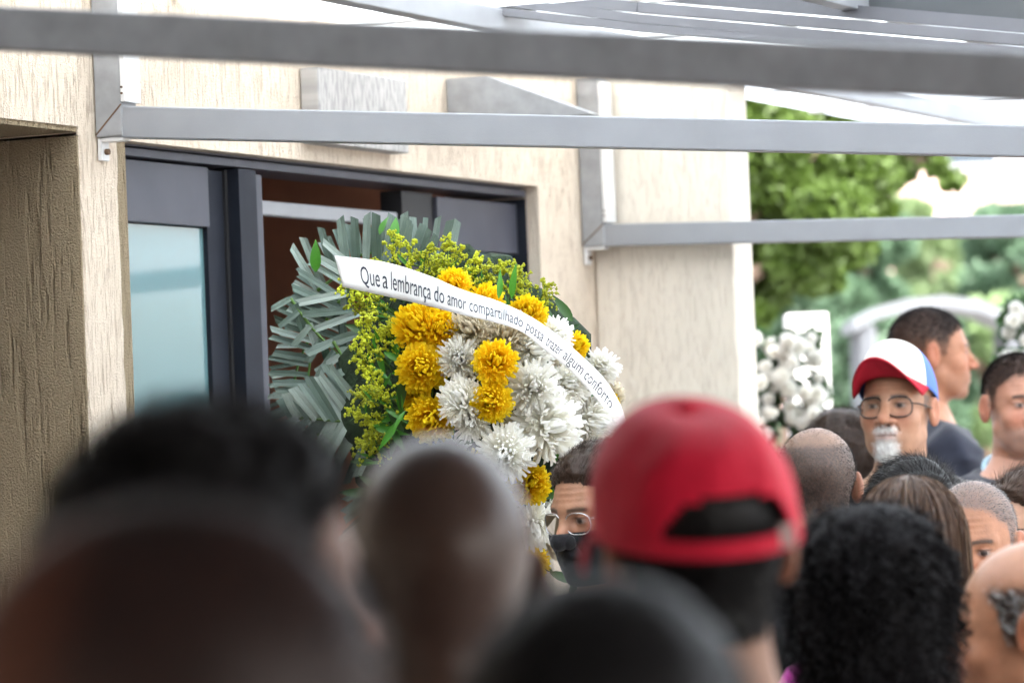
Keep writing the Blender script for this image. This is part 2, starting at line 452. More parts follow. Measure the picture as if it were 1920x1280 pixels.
# ================================================================== PEOPLE
def sd_ell(P, c, r):
    q = (P - np.float32(c)); k0 = np.sqrt((((q / np.float32(r))) ** 2).sum(-1)); k1 = np.sqrt(((q / np.float32(np.square(r))) ** 2).sum(-1))
    return k0 * (k0 - 1) / np.maximum(k1, 1e-6)
def sd_cap(P, a, b, ra, rb):
    a = np.float32(a); b = np.float32(b); d = b - a
    h = np.clip(((P - a) @ d) / np.dot(d, d), 0, 1)
    return np.sqrt(((P - a - h[..., None] * d) ** 2).sum(-1)) - (ra + (rb - ra) * h)
def smin(a, b, k):
    h = np.clip(0.5 + 0.5 * (b - a) / k, 0, 1)
    return b + (a - b) * h - k * h * (1 - h)
def smax(a, b, k): return -smin(-a, -b, k)

def surface_nets(fn, lo, hi, h):
    ax = [np.arange(l, u + h, h, dtype=np.float32) for l, u in zip(lo, hi)]
    G = np.stack(np.meshgrid(*ax, indexing='ij'), -1)
    F = fn(G).astype(np.float32); S = F < 0
    n = np.array(F.shape)
    corners = [(i, j, k) for i in (0, 1) for j in (0, 1) for k in (0, 1)]
    def sl(c): return tuple(slice(c[d], n[d] - 1 + c[d]) for d in range(3))
    cnt = np.zeros(n - 1, dtype=np.int32)
    for c in corners: cnt += S[sl(c)]
    act = (cnt > 0) & (cnt < 8)
    idx = -np.ones(n - 1, dtype=np.int64); ids = np.argwhere(act); idx[act] = np.arange(len(ids))
    acc = np.zeros((len(ids), 3), np.float32); num = np.zeros(len(ids), np.float32)
    base = ids
    for c in corners:
        for d in range(3):
            if c[d] == 0:
                e = list(c); e[d] = 1
                ia = tuple((base + np.array(c)).T); ib = tuple((base + np.array(e)).T)
                fa, fb = F[ia], F[ib]; m = (fa < 0) != (fb < 0)
                t = np.where(m, fa / np.where(m, fa - fb, 1), 0)
                p = np.array(c, np.float32) + np.zeros((len(ids), 3), np.float32); p[:, d] = t
                acc += p * m[:, None]; num += m
    V = (base + acc / num[:, None]) * h + np.array(lo, np.float32)
    Q = []
    for d in range(3):
        u, v = (d + 1) % 3, (d + 2) % 3
        sa = [slice(None)] * 3; sb = [slice(None)] * 3
        sa[d] = slice(0, n[d] - 1); sb[d] = slice(1, n[d])
        A, B = S[tuple(sa)], S[tuple(sb)]
        e = np.argwhere(A != B)
        e = e[(e[:, u] > 0) & (e[:, v] > 0) & (e[:, u] < n[u] - 1) & (e[:, v] < n[v] - 1)]
        flip = A[tuple(e.T)]
        def cell(du, dv):
            q = e.copy(); q[:, u] += du; q[:, v] += dv; return idx[tuple(q.T)]
        q = np.stack([cell(-1, -1), cell(0, -1), cell(0, 0), cell(-1, 0)], 1)
        q[~flip] = q[~flip][:, ::-1]
        Q.append(q)
    return V, np.concatenate(Q)

def head_field(nose=1.0, jaw=1.0, full=1.0):
    def f(P):
        X = P.copy(); X[..., 0] = np.abs(X[..., 0])
        d = sd_ell(P, (0, -0.014, 0.034), (0.0745, 0.096, 0.083))
        d = smin(d, sd_ell(P, (0, 0.034, -0.022), (0.061, 0.056, 0.083)), 0.03)
        d = smin(d, sd_ell(P, (0, 0.036, -0.070), (0.049 * jaw, 0.048, 0.040)), 0.03)
        d = smin(d, sd_ell(P, (0, 0.070, -0.100), (0.021, 0.017, 0.016)), 0.02)
        d = smin(d, sd_cap(X, (0.050, 0.005, -0.055), (0.03, 0.05, -0.092), 0.014 * jaw, 0.012), 0.02)
        d = smin(d, sd_ell(X, (0.039, 0.056, -0.030), (0.022 * full, 0.022, 0.02)), 0.018)
        d = smin(d, sd_cap(X, (0.006, 0.082, 0.018), (0.042, 0.066, 0.019), 0.010, 0.008), 0.014)
        # sockets, eyeballs, lids
        d = smax(d, -sd_ell(X, (0.031, 0.096, 0.000), (0.019, 0.021, 0.012)), 0.010)
        d = smin(d, sd_ell(X, (0.031, 0.0715, 0.000), (0.0135, 0.0135, 0.0125)), 0.002)
        d = smin(d, sd_cap(X, (0.019, 0.0785, 0.0065), (0.043, 0.0745, 0.006), 0.0042, 0.0036), 0.003)
        d = smin(d, sd_cap(X, (0.020, 0.0775, -0.0085), (0.042, 0.0735, -0.0075), 0.0034, 0.003), 0.005)
        # nose
        d = smin(d, sd_cap(P, (0, 0.082, 0.012), (0, 0.105 + 0.004 * nose, -0.032), 0.0075, 0.0105 * nose), 0.012)
        d = smin(d, sd_ell(X, (0.0125 * nose, 0.094, -0.036), (0.0085 * nose, 0.011, 0.0075)), 0.006)
        d = smax(d, -sd_ell(X, (0.0075, 0.100, -0.0445), (0.0038, 0.006, 0.004)), 0.003)
        # mouth
        d = smin(d, sd_ell(P, (0, 0.076, -0.063), (0.028, 0.017, 0.02)), 0.014)
        d = smin(d, sd_cap(X, (0.0, 0.0925, -0.0585), (0.019, 0.083, -0.0625), 0.0055, 0.003), 0.005)
        d = smin(d, sd_cap(X, (0.0, 0.0905, -0.0715), (0.017, 0.083, -0.068), 0.0065, 0.003), 0.005)
        d = smax(d, -sd_cap(X, (0.0, 0.0985, -0.0648), (0.021, 0.088, -0.066), 0.0022, 0.0016), 0.003)
        # folds beside the mouth, pouches under the eyes, forehead creases
        d = smax(d, -sd_cap(X, (0.019, 0.092, -0.037), (0.033, 0.071, -0.070), 0.0022, 0.0018), 0.007)
        d = smax(d, -sd_cap(X, (0.020, 0.081, -0.016), (0.040, 0.071, -0.020), 0.0014, 0.001), 0.005)
        d = d + 0.0007 * np.sin(P[..., 2] * 620 + 6 * P[..., 0]) * np.exp(-((P[..., 2] - 0.048) / 0.018) ** 4) * (P[..., 1] > 0.03) * np.exp(-(P[..., 0] / 0.045) ** 4)
        # ears
        E = X - np.float32((0.0765, -0.010, -0.004)); c, s_ = math.cos(0.35), math.sin(0.35)
        E = np.stack([E[..., 0] * c + E[..., 1] * s_, -E[..., 0] * s_ + E[..., 1] * c, E[..., 2]], -1)
        ear = sd_ell(E, (0.003, -0.006, 0), (0.0085, 0.019, 0.033))
        ear = smax(ear, -sd_ell(E, (0.013, -0.003, 0.003), (0.007, 0.011, 0.020)), 0.004)
        d = smin(d, ear, 0.006)
        # neck
        d = smin(d, sd_cap(P, (0, -0.022, -0.045), (0, -0.040, -0.20), 0.056, 0.060), 0.03)
        d = smin(d, sd_cap(X, (0.0, -0.03, -0.165), (0.14, -0.03, -0.235), 0.05, 0.04), 0.04)
        return d
    return f
HB = ((-0.175, -0.135, -0.275), (0.175, 0.14, 0.135))
HEADS = {}
for key, (a, b, c) in {'a': (1.0, 1.0, 1.0), 'b': (1.25, 1.12, 1.1), 'c': (0.9, 0.9, 0.95)}.items():
    HEADS[key] = surface_nets(head_field(a, b, c), HB[0], HB[1], 0.0032)

def body_field(P):
    X = P.copy(); X[..., 0] = np.abs(X[..., 0])
    d = sd_ell(P, (0, 0.0, 1.21), (0.155, 0.105, 0.25))
    d = smin(d, sd_ell(P, (0, 0.0, 0.98), (0.14, 0.10, 0.16)), 0.08)
    d = smin(d, sd_ell(P, (0, -0.01, 0.88), (0.155, 0.11, 0.11)), 0.06)
    d = smin(d, sd_cap(X, (0.0, -0.025, 1.45), (0.165, -0.012, 1.385), 0.058, 0.055), 0.05)
    d = smin(d, sd_cap(P, (0, -0.03, 1.40), (0, -0.03, 1.50), 0.06, 0.055), 0.04)
    d = smin(d, sd_cap(X, (0.178, -0.01, 1.375), (0.205, -0.02, 1.10), 0.052, 0.040), 0.03)
    d = smin(d, sd_cap(X, (0.205, -0.02, 1.10), (0.215, 0.05, 0.86), 0.039, 0.027), 0.02)
    d = smin(d, sd_cap(X, (0.09, -0.005, 0.86), (0.095, 0.005, 0.47), 0.082, 0.054), 0.03)
    d = smin(d, sd_cap(X, (0.095, 0.005, 0.47), (0.098, -0.025, 0.07), 0.055, 0.036), 0.02)
    return d
def hand_field(P):
    d = sd_ell(P, (0, 0, -0.045), (0.014, 0.038, 0.05))
    for y, l in ((0.03, .075), (0.010, .088), (-0.011, .082), (-0.030, .064)):
        d = smin(d, smin(sd_cap(P, (0, y * .9, -0.085), (-0.004, y * 1.05, -0.085 - l * .5), .0095, .0085), sd_cap(P, (-0.004, y * 1.05, -0.085 - l * .5), (-0.018, y, -0.08 - l), .0085, .007), .004), 0.006)
    d = smin(d, sd_cap(P, (-0.002, 0.03, -0.03), (-0.012, 0.062, -0.075), .013, .0095), 0.01)
    d = smin(d, sd_cap(P, (-0.012, 0.062, -0.075), (-0.018, 0.062, -0.105), .0095, .008), 0.005)
    return smin(d, sd_cap(P, (0, 0, 0.03), (0, 0, -0.02), .027, .024), .02)
BODY = surface_nets(body_field, (-0.3, -0.18, 0.0), (0.3, 0.2, 1.58), 0.016)
HAND = surface_nets(hand_field, (-0.05, -0.06, -0.19), (0.04, 0.09, 0.06), 0.006)
def shirt_field(P):
    X = P.copy(); X[..., 0] = np.abs(X[..., 0])
    d = body_field(P) - 0.015 - 0.0045 * np.sin(P[..., 2] * 55 + 22 * P[..., 0] + 3 * np.sin(P[..., 1] * 40)) - 0.003 * np.sin(P[..., 0] * 90 - P[..., 2] * 40 + 5 * np.sin(P[..., 2] * 30))
    d = smax(d, 0.84 - P[..., 2], 0.01)
    d = smax(d, P[..., 2] - 1.478 + 0.10 * np.clip(P[..., 1] + 0.03, -0.05, 0.1) * 3, 0.008)
    neck = sd_cap(P, (0, -0.033, 1.36), (0, -0.022, 1.6), 0.066, 0.068)
    return smax(d, -np.maximum(neck, 1.425 - P[..., 2]), 0.006)
def collar_field(P):
    neck = sd_cap(P, (0, -0.033, 1.36), (0, -0.022, 1.6), 0.073, 0.073)
    d = np.abs(neck) - 0.007
    zc = 1.462 + (-0.55) * (P[..., 1] + 0.03)
    return smax(d, np.abs(P[..., 2] - zc) - 0.02, 0.006)
def trouser_field(P):
    d = body_field(P) - 0.016
    X = P.copy(); X[..., 0] = np.abs(X[..., 0])
    d = np.maximum(d, -(sd_cap(X, (0.205, -0.02, 1.1), (0.215, 0.05, 0.6), 0.06, 0.06)))
    return smax(smax(d, P[..., 2] - 0.95, 0.01), 0.07 - P[..., 2], 0.01)
def shoe_field(P):
    X = P.copy(); X[..., 0] = np.abs(X[..., 0])
    d = sd_cap(X, (0.098, -0.045, 0.045), (0.108, 0.13, 0.038), 0.042, 0.038)
    return smax(d, 0.002 - P[..., 2], 0.004)
def shared(name, fn, lo, hi, h):
    V, Q = surface_nets(fn, lo, hi, h); return mesh_np(name, V, Q, True)
ME_SHIRT = shared('shirt', shirt_field, (-0.3, -0.18, 0.8), (0.3, 0.2, 1.56), 0.011)
ME_COLLAR = shared('collar', collar_field, (-0.11, -0.14, 1.36), (0.11, 0.09, 1.56), 0.005)
ME_TROUS = shared('trousers', trouser_field, (-0.3, -0.18, 0.02), (0.3, 0.2, 1.0), 0.016)
ME_SHOE = shared('shoes', shoe_field, (-0.17, -0.1, -0.02), (0.17, 0.19, 0.1), 0.008)

def vnoise(V, f, seed=0):
    q = V * f + seed
    return (np.sin(q[:, 0] * 1.7 + np.sin(q[:, 1] * 2.3)) + np.sin(q[:, 1] * 1.9 + np.sin(q[:, 2] * 2.1 + 1.3)) + np.sin(q[:, 2] * 2.2 + np.sin(q[:, 0] * 1.8 + .7))) / 3
def rnoise(V, seed=0): return np.random.default_rng(seed).uniform(-1, 1, len(V)).astype(np.float32)
def sstep(a, b, x):
    t = np.clip((x - a) / (b - a), 0, 1); return t * t * (3 - 2 * t)
def hairline(V, recede=0.0, low=-0.075):
    y = V[:, 1]
    L = np.interp(y, [-0.12, -0.07, -0.045, -0.03, -0.005, 0.008, 0.02, 0.03, 0.055, 0.075, 0.1], [low, low, low + 0.02, 0.028, 0.030, -0.012, -0.012, 0.035, 0.058, 0.070 + recede, 0.085 + recede])
    wob = 0.004 * vnoise(V, 110, 3) + 0.003 * rnoise(V, 11)
    return sstep(-0.008, 0.014, V[:, 2] - L + wob) * (np.abs(V[:, 0]) < 0.0825)
def head_cols(V, skin, hair=None, hairm=None, hair_amt=1.0, beard=None, beard_amt=0.0, brow=(0.02, 0.015, 0.012), lip=None, stache=True):
    skin = np.array(skin, np.float32) * np.array((0.86, 0.80, 0.76), np.float32)
    x, y, z = V[:, 0], V[:, 1], V[:, 2]; ax = np.abs(x)
    C = np.tile(skin, (len(V), 1))
    C *= (1 + 0.10 * vnoise(V, 60, 1) + 0.07 * vnoise(V, 150, 8) + 0.05 * rnoise(V, 4))[:, None]
    red = np.exp(-(((ax - 0.038) / 0.02) ** 2 + ((z + 0.03) / 0.022) ** 2)) * (y > 0.03) + np.exp(-((x / 0.014) ** 2 + ((z + 0.034) / 0.016) ** 2)) * (y > 0.085)
    C = C * (1 + red[:, None] * np.array([0.10, -0.10, -0.12])) + 0
    ear = (ax > 0.0785)
    C[ear] = C[ear] * np.array([1.1, 0.88, 0.85])
    def mixc(m, col):
        nonlocal C
        C = C * (1 - m[:, None]) + np.array(col, np.float32) * m[:, None]
    if beard is not None:
        m = sstep(-0.043, -0.060, z) * (y > 0.02) * sstep(0.075, 0.055, ax)
        if beard_amt == 2:   # goatee and moustache only
            m = np.exp(-(((ax) / 0.024) ** 4)) * sstep(-0.042, -0.050, z) * (z > -0.125) * (y > 0.05)
            sp = np.exp(-(((ax - 0.03) / 0.006) ** 2)) * 0
            m = m * (0.85 + 0.15 * rnoise(V, 2))
        else:
            m = m * beard_amt * (0.7 + 0.3 * rnoise(V, 3)) * (z > -0.125)
        mixc(np.clip(m, 0, 1), beard)
    lips = np.exp(-((ax / 0.021) ** 4)) * np.exp(-(((z + 0.0650) / 0.0095) ** 4)) * (y > 0.07)
    mixc(lips * 0.7, lip if lip is not None else skin * np.array([0.75, 0.5, 0.5]))
    mixc(np.exp(-((ax / 0.021) ** 4)) * np.exp(-(((z + 0.0650) / 0.0016) ** 2)) * (y > 0.07) * 0.8, (0.03, 0.01, 0.01))
    # brows, eyes
    bz = 0.0205 - 8 * (ax - 0.030) ** 2
    mixc(np.exp(-(((z - bz) / 0.0042) ** 4)) * sstep(0.010, 0.014, ax) * sstep(0.050, 0.044, ax) * (y > 0.05) * 0.85, brow)
    ex = ax - 0.031
    eye = np.exp(-((ex / 0.0125) ** 4)) * np.exp(-(((z + 0.0008) / np.maximum(0.0044 * np.sqrt(np.clip(1 - (ex / 0.0145) ** 2, 0.02, 1)), 1e-4)) ** 4)) * (y > 0.06)
    mixc(eye, (0.24, 0.20, 0.18)); mixc(eye * (ex ** 2 + (z - .0005) ** 2 < 0.0060 ** 2), (0.015, 0.01, 0.008))
    mixc(np.exp(-((ex / 0.014) ** 4)) * np.exp(-(((z - 0.0050) / 0.0016) ** 2)) * (y > 0.06) * 0.8, (0.02, 0.012, 0.01))
    mixc(((ax - 0.0078) ** 2 + (z + 0.0445) ** 2 < 0.0042 ** 2) * (y > 0.085) * 0.8, (0.03, 0.012, 0.01))
    if hair is not None and hairm is not None:
        mixc(np.clip(hairm * hair_amt * (0.88 + 0.16 * rnoise(V, 5)), 0, 1), hair)
    return np.clip(C, 0.002, 1)

def strands(P, wid):
    """P (n,k,3) polylines -> tapered ribbons, two crossed per strand kept as one flat ribbon with random side"""
    n, k, _ = P.shape
    T = np.zeros_like(P); T[:, 1:-1] = P[:, 2:] - P[:, :-2]; T[:, 0] = P[:, 1] - P[:, 0]; T[:, -1] = P[:, -1] - P[:, -2]
    rd = RNG.normal(size=(n, 1, 3)); S = np.cross(T, rd); S /= np.maximum(np.linalg.norm(S, axis=-1, keepdims=True), 1e-9)
    tp = np.linspace(1, 0.25, k)[None, :, None] * wid / 2
    V = np.stack([P - S * tp, P + S * tp], 2).reshape(-1, 3)
    b = np.arange(n)[:, None] * (2 * k) + np.arange(k - 1)[None] * 2; b = b.ravel()
    return V, np.stack([b, b + 1, b + 3, b + 2], 1)

def vnormals(V, Q):
    A = np.cross(V[Q[:, 2]] - V[Q[:, 0]], V[Q[:, 3]] - V[Q[:, 1]])
    N = np.zeros_like(V)
    for i in range(4): np.add.at(N, Q[:, i], A)
    return N / np.maximum(np.linalg.norm(N, axis=1, keepdims=True), 1e-9)

def skinmat(name, rough=0.45):
    m = mat(name, (0.5, 0.5, 0.5), rough, attr='Col', bump=0.12, bscale=260, spec=0.4, sss=0.06)
    return m
M_skin = skinmat('skin', 0.46)
M_skin_oily = skinmat('skin_shaven_scalp', 0.34)
def hairmat(name, col, rough=0.45):
    return mat(name, col, rough, var=0.25, vscale=70, spec=0.22)
M_hblack = hairmat('black_hair', (0.010, 0.009, 0.009)); M_hblack.diffuse_color = (0, 0, 0, 1)
M_hcurl = mat('black_curl_hair', (0.009, 0.008, 0.009), 0.7, var=0.3, vscale=40, spec=0.12)
M_hgloss = mat('glossy_brown_hair', (0.075, 0.040, 0.025), 0.32, var=0.3, vscale=50, spec=0.32)
M_hbrown = hairmat('dark_brown_hair', (0.035, 0.020, 0.014), 0.36)
M_hsoft = hairmat('brown_hair', (0.055, 0.032, 0.022), 0.35)
M_hgrey = hairmat('grey_hair', (0.16, 0.155, 0.155))
M_hdark = hairmat('very_dark_hair', (0.020, 0.016, 0.015))
M_hshine = hairmat('brown_hair_highlight', (0.16, 0.10, 0.06), 0.35)  # paler strands carry the hair's gloss highlights in their colour
M_hwhite = hairmat('white_hair', (0.75, 0.74, 0.72))
def cloth(name, col): return mat(name, col, 0.9, var=0.12, vscale=18, bump=0.25, bscale=420, spec=0.15, sheen=0.2)
M_black_cloth = cloth('black_cloth', (0.012, 0.012, 0.014))
M_navy = cloth('navy_cloth', (0.02, 0.022, 0.035))
M_char = cloth('charcoal_cloth', (0.03, 0.03, 0.036))
M_grey_cloth = cloth('grey_cloth', (0.12, 0.12, 0.13))
M_teal = cloth('teal_cloth', (0.01, 0.13, 0.15))
M_yellow_cloth = cloth('yellow_cloth', (0.75, 0.55, 0.03))
M_pink = cloth('magenta_cloth', (0.35, 0.015, 0.22))
M_blue_cloth = cloth('pale_blue_cloth', (0.4, 0.58, 0.68))
M_white_cloth = cloth('white_cloth', (0.75, 0.74, 0.70))
M_jean = cloth('denim', (0.03, 0.05, 0.10))
M_shoe = mat('shoe_leather', (0.02, 0.018, 0.016), 0.4)
M_red = mat('red_cap_cloth', (0.60, 0.006, 0.034), 0.75, var=0.10, vscale=14, bump=0.2, bscale=500, spec=0.25, sheen=0.1)
M_redbrim = mat('red_brim_cloth', (0.42, 0.012, 0.03), 0.8, bump=0.2, bscale=500, spec=0.2)
M_capwhite = mat('white_cap_cloth', (0.78, 0.76, 0.70), 0.85, bump=0.2, bscale=400)
M_capblue = mat('blue_cap_cloth', (0.10, 0.19, 0.55), 0.85, bump=0.2, bscale=400)
M_metal = mat('bright_metal', (0.6, 0.6, 0.62), 0.25, 0.9)
M_buckle = mat('dull_buckle', (0.30, 0.20, 0.19), 0.4, 0.3)
M_specs = mat('dark_spectacle_frame', (0.02, 0.012, 0.010), 0.25)
def lens_mat():
    m, N, L, P = newmat('spectacle_lens')
    tr = N.new('ShaderNodeBsdfTransparent'); tr.inputs[0].default_value = (0.93, 0.93, 0.93, 1)
    gl = N.new('ShaderNodeBsdfGlossy'); gl.inputs['Roughness'].default_value = 0.03
    fr = N.new('ShaderNodeFresnel'); fr.inputs[0].default_value = 1.22
    mx = N.new('ShaderNodeMixShader'); L.new(fr.outputs[0], mx.inputs[0]); L.new(tr.outputs[0], mx.inputs[1]); L.new(gl.outputs[0], mx.inputs[2])
    L.new(mx.outputs[0], N['Material Output'].inputs[0]); return m
M_lens = lens_mat()

ZC = 1.62          # canonical height of the head's centre above the ground
class Person:
    def __init__(s, px, top, d, yaw, label, skin, hv='a', scale=(1, 1, 1), hyaw=None, pitch=0, roll=0, group=None,
                 shirt=M_black_cloth, trousers=M_jean, collar=None, oily=False, crown=0.117, bodyz=1.0, **kw):
        hyaw = yaw if hyaw is None else hyaw
        s.sc = np.array(scale, np.float32)
        cy = top + crown * scale[2] * FPX / d
        H = at(px, cy, d)
        s.root = empty('person', (H.x, H.y, 0), YAW - R(yaw))
        tag(s.root, label, 'person', group)
        # nod: positive pitch looks up
        s.M = np.array((Matrix.Rotation(-R(hyaw - yaw), 3, 'Z') @ Matrix.Rotation(R(roll), 3, 'Y') @ Matrix.Rotation(R(pitch), 3, 'X')), np.float32)
        s.t = np.array((0, 0, H.z), np.float32)
        s.V, s.Q = HEADS[hv]
        s.N = vnormals(s.V, s.Q)
        bs = H.z / ZC * bodyz
        V0, Q0 = s.tf(s.V), s.Q
        BV, BQ = BODY; hand = HAND
        parts = [(V0, Q0), (BV * bs, BQ)]
        for sg in (1, -1):
            hv_ = hand[0].copy(); hv_[:, 0] *= -sg
            q = hand[1] if sg < 0 else hand[1][:, ::-1]
            parts.append(((hv_ * 0.95 + np.array((sg * 0.215, 0.05, 0.85))) * bs, q))
        off = 0; VV = []; QQ = []
        for v, q in parts: VV.append(v); QQ.append(q + off); off += len(v)
        VV = np.concatenate(VV); QQ = np.concatenate(QQ)
        C = np.tile(np.array(skin, np.float32), (len(VV), 1))
        C[:len(V0)] = head_cols(s.V, skin, **kw)
        s.body = obj('body', mesh_np('body', VV, QQ, True, C), M_skin_oily if oily else M_skin, s.root)
        for nm, me, m in (('shirt', ME_SHIRT, shirt), ('trousers', ME_TROUS, trousers), ('shoes', ME_SHOE, M_shoe)) + ((('collar', ME_COLLAR, collar),) if collar else ()):
            if len(me.materials) == 0: me.materials.append(m)
            o = obj(nm, me, None, s.root); o.scale = (bs, bs, bs)
            o.material_slots[0].link = 'OBJECT'; o.material_slots[0].material = m
    def tf(s, V):
        return (np.asarray(V, np.float32) * s.sc) @ s.M.T + s.t
    def part(s, name, V, F, m, smooth=True, parent=None):
        return obj(name, mesh_np(name, s.tf(V), F, smooth), m, parent or s.root)
    def shell(s, mask, thick, bumpy=0.0, f=60, m=M_hblack, name='hair', N=None):
        """hair mass: the scalp region pushed outwards"""
        keep = mask > 0.06
        q = s.Q[keep[s.Q].all(1)]
        use = np.unique(q); remap = -np.ones(len(s.V), np.int64); remap[use] = np.arange(len(use))
        t = thick * np.clip(mask[use], 0, 1) * (1 + bumpy * vnoise(s.V[use], f, 2) + bumpy * .6 * vnoise(s.V[use], f * 2.7, 7))
        V = s.V[use] + s.N[use] * t[:, None]
        return s.part(name, V, remap[q], m)
    def fuzz(s, mask, n, length, wid, comb=(0, -0.5, -0.4), lift=0.7, base=0.0, m=M_hblack, parent=None, k=4, jit=0.35, wave=0.0, name='hair_strands'):
        idx = RNG.choice(len(s.V), n, p=(mask / mask.sum()))
        P0 = s.V[idx] + RNG.normal(scale=0.0012, size=(n, 3)); Nn = s.N[idx]
        P0 = P0 + Nn * base
        cb = np.array(comb, np.float32); cb = cb - (Nn * cb).sum(1, keepdims=True) * Nn
        D = Nn * lift + cb + RNG.normal(scale=jit, size=(n, 3)) * 0.5
        D /= np.linalg.norm(D, axis=1, keepdims=True)
        L = length * RNG.uniform(0.6, 1.15, n)[:, None]
        pts = []
        for i in range(k):
            u = i / (k - 1)
            p = P0 + D * L * u + cb * (L * u * u * 0.5) + np.array((0, 0, -1.0)) * (L * u * u * 0.12)
            if wave: p = p + wave * np.sin(u * 7 + idx[:, None] * 1.3 + np.arange(3)) * u
            pts.append(p)
        V, F = strands(np.stack(pts, 1), wid)
        return s.part(name, V, F, m, True, parent)

def lathe_cap(P_, front, back, brimm, opening=True, brim=True, zlow=0.022, tilt=0.0, extra=1.0, floppy=0.0, brim_lift=0.0, brim_len=0.072, buckle=True, arch=0.028, split=1.35, rise=0.0):
    """baseball cap in head coordinates: crown of six panels, back opening with strap, brim"""
    s = P_
    nt_, nz_ = 96, 26
    def crown_pt(th, v):
        # th measured from +Y (front), v 0 rim .. 1 top
        rx, ry, rz = 0.0845 * extra, 0.106 * extra, 0.100 + rise
        a = v * math.pi / 2
        fr = 0.5 + 0.5 * math.cos(th)
        sq = math.cos(a) ** 0.62
        x = math.sin(th) * rx * sq; y = -0.014 + math.cos(th) * ry * sq
        z = zlow + tilt * (y + 0.014) + (rz + 0.010 * fr) * math.sin(a) ** 0.95
        seam = 1 - 0.010 * max(0, 1 - abs(((th / (math.pi / 3)) % 1) - 0.0) * 14) - 0.010 * max(0, 1 - abs(1 - ((th / (math.pi / 3)) % 1)) * 14)
        fold = floppy * (math.sin(5 * th + 3 * v) * 0.5 + math.sin(9 * th + 7 * v + 1) * 0.35 + math.sin(13 * v + 2 * th) * 0.4) * math.sin(a * 2) 
        return Vector((x * (seam + fold), -0.014 + (y + 0.014) * (seam + fold), z + fold * 0.02))
    V = [crown_pt(2 * math.pi * i / nt_, j / (nz_ - 1) * 0.995) for j in range(nz_) for i in range(nt_)]
    Ff, Fb = [], []
    for j in range(nz_ - 1):
        for i in range(nt_):
            th = 2 * math.pi * (i + .5) / nt_; v = (j + .5) / (nz_ - 1)
            back_a = abs(th - math.pi)
            if opening and 0.09 < v < 0.09 + 0.24 * math.sqrt(max(0, 1 - (back_a / 0.72) ** 2)) and back_a < 0.72: continue
            f = (j * nt_ + i, j * nt_ + (i + 1) % nt_, (j + 1) * nt_ + (i + 1) % nt_, (j + 1) * nt_ + i)
            (Fb if abs(th - math.pi) < split else Ff).append(f)
    V.append(Vector((0, -0.014, crown_pt(0, 1.0).z * .5 + crown_pt(math.pi, 1.0).z * .5 + .0005))); Ff += [((nz_ - 1) * nt_ + i, (nz_ - 1) * nt_ + (i + 1) % nt_, len(V) - 1) for i in range(nt_)]
    cap = obj('cap', mesh_np('cap', s.tf(V), Ff + Fb, True), front, s.root)
    cap.data.materials.append(back)
    for i in range(len(Ff), len(Ff) + len(Fb)): cap.data.polygons[i].material_index = 1
    sol = cap.modifiers.new('thick', 'SOLIDIFY'); sol.thickness = 0.0022; sol.offset = 1
    top = Vector(V[-1])
    mb = MB(); mb.tube([top + Vector((0, 0, -0.001)), top + Vector((0, 0, 0.003)), top + Vector((0, 0, 0.005))], [0.008, 0.007, 0.003], 12)
    s.part('cap_button', mb.V, mb.F, back, True, cap)
    if opening:
        mb = MB(); pts = [crown_pt(math.pi + a, 0.045) + Vector((math.sin(math.pi + a), math.cos(math.pi + a), 0)) * 0.002 for a in np.linspace(-0.85, 0.85, 24)]
        for i in range(23): mb.bar(pts[i], pts[i + 1], 0.003, 0.017)
        st = s.part('strap', mb.V, mb.F, back, True, cap)
        a = -0.52
        c = crown_pt(math.pi + a, 0.07) + Vector((math.sin(math.pi + a), math.cos(math.pi + a), 0)) * 0.006
        mb = MB(); mb.bar(c - Vector((0.007, 0, 0)), c + Vector((0.007, 0, 0)), 0.004, 0.020)
        s.part('buckle', mb.V, mb.F, M_buckle, False, cap)
    if brim:
        V = []; F = []; na, nr = 25, 7
        for j in range(nr):
            r = j / (nr - 1)
            for i in range(na):
                a = (i / (na - 1) - 0.5) * 2 * 1.22
                p = crown_pt(a, 0.0)
                ext = brim_len * (math.cos(a * 1.0) ** 0.6) * r
                x = p.x * (1 + 0.10 * r * 0); y = p.y + ext
                z = p.z - arch * (abs(p.x) / 0.08) ** 2 * r - 0.010 * r + 0.002 + brim_lift * r
                V.append((x, y, z))
        F = [(j * na + i, j * na + i + 1, (j + 1) * na + i + 1, (j + 1) * na + i) for j in range(nr - 1) for i in range(na - 1)]
        b = s.part('brim', V, F, brimm, True, cap)
        sol = b.modifiers.new('thick', 'SOLIDIFY'); sol.thickness = 0.004
    return cap

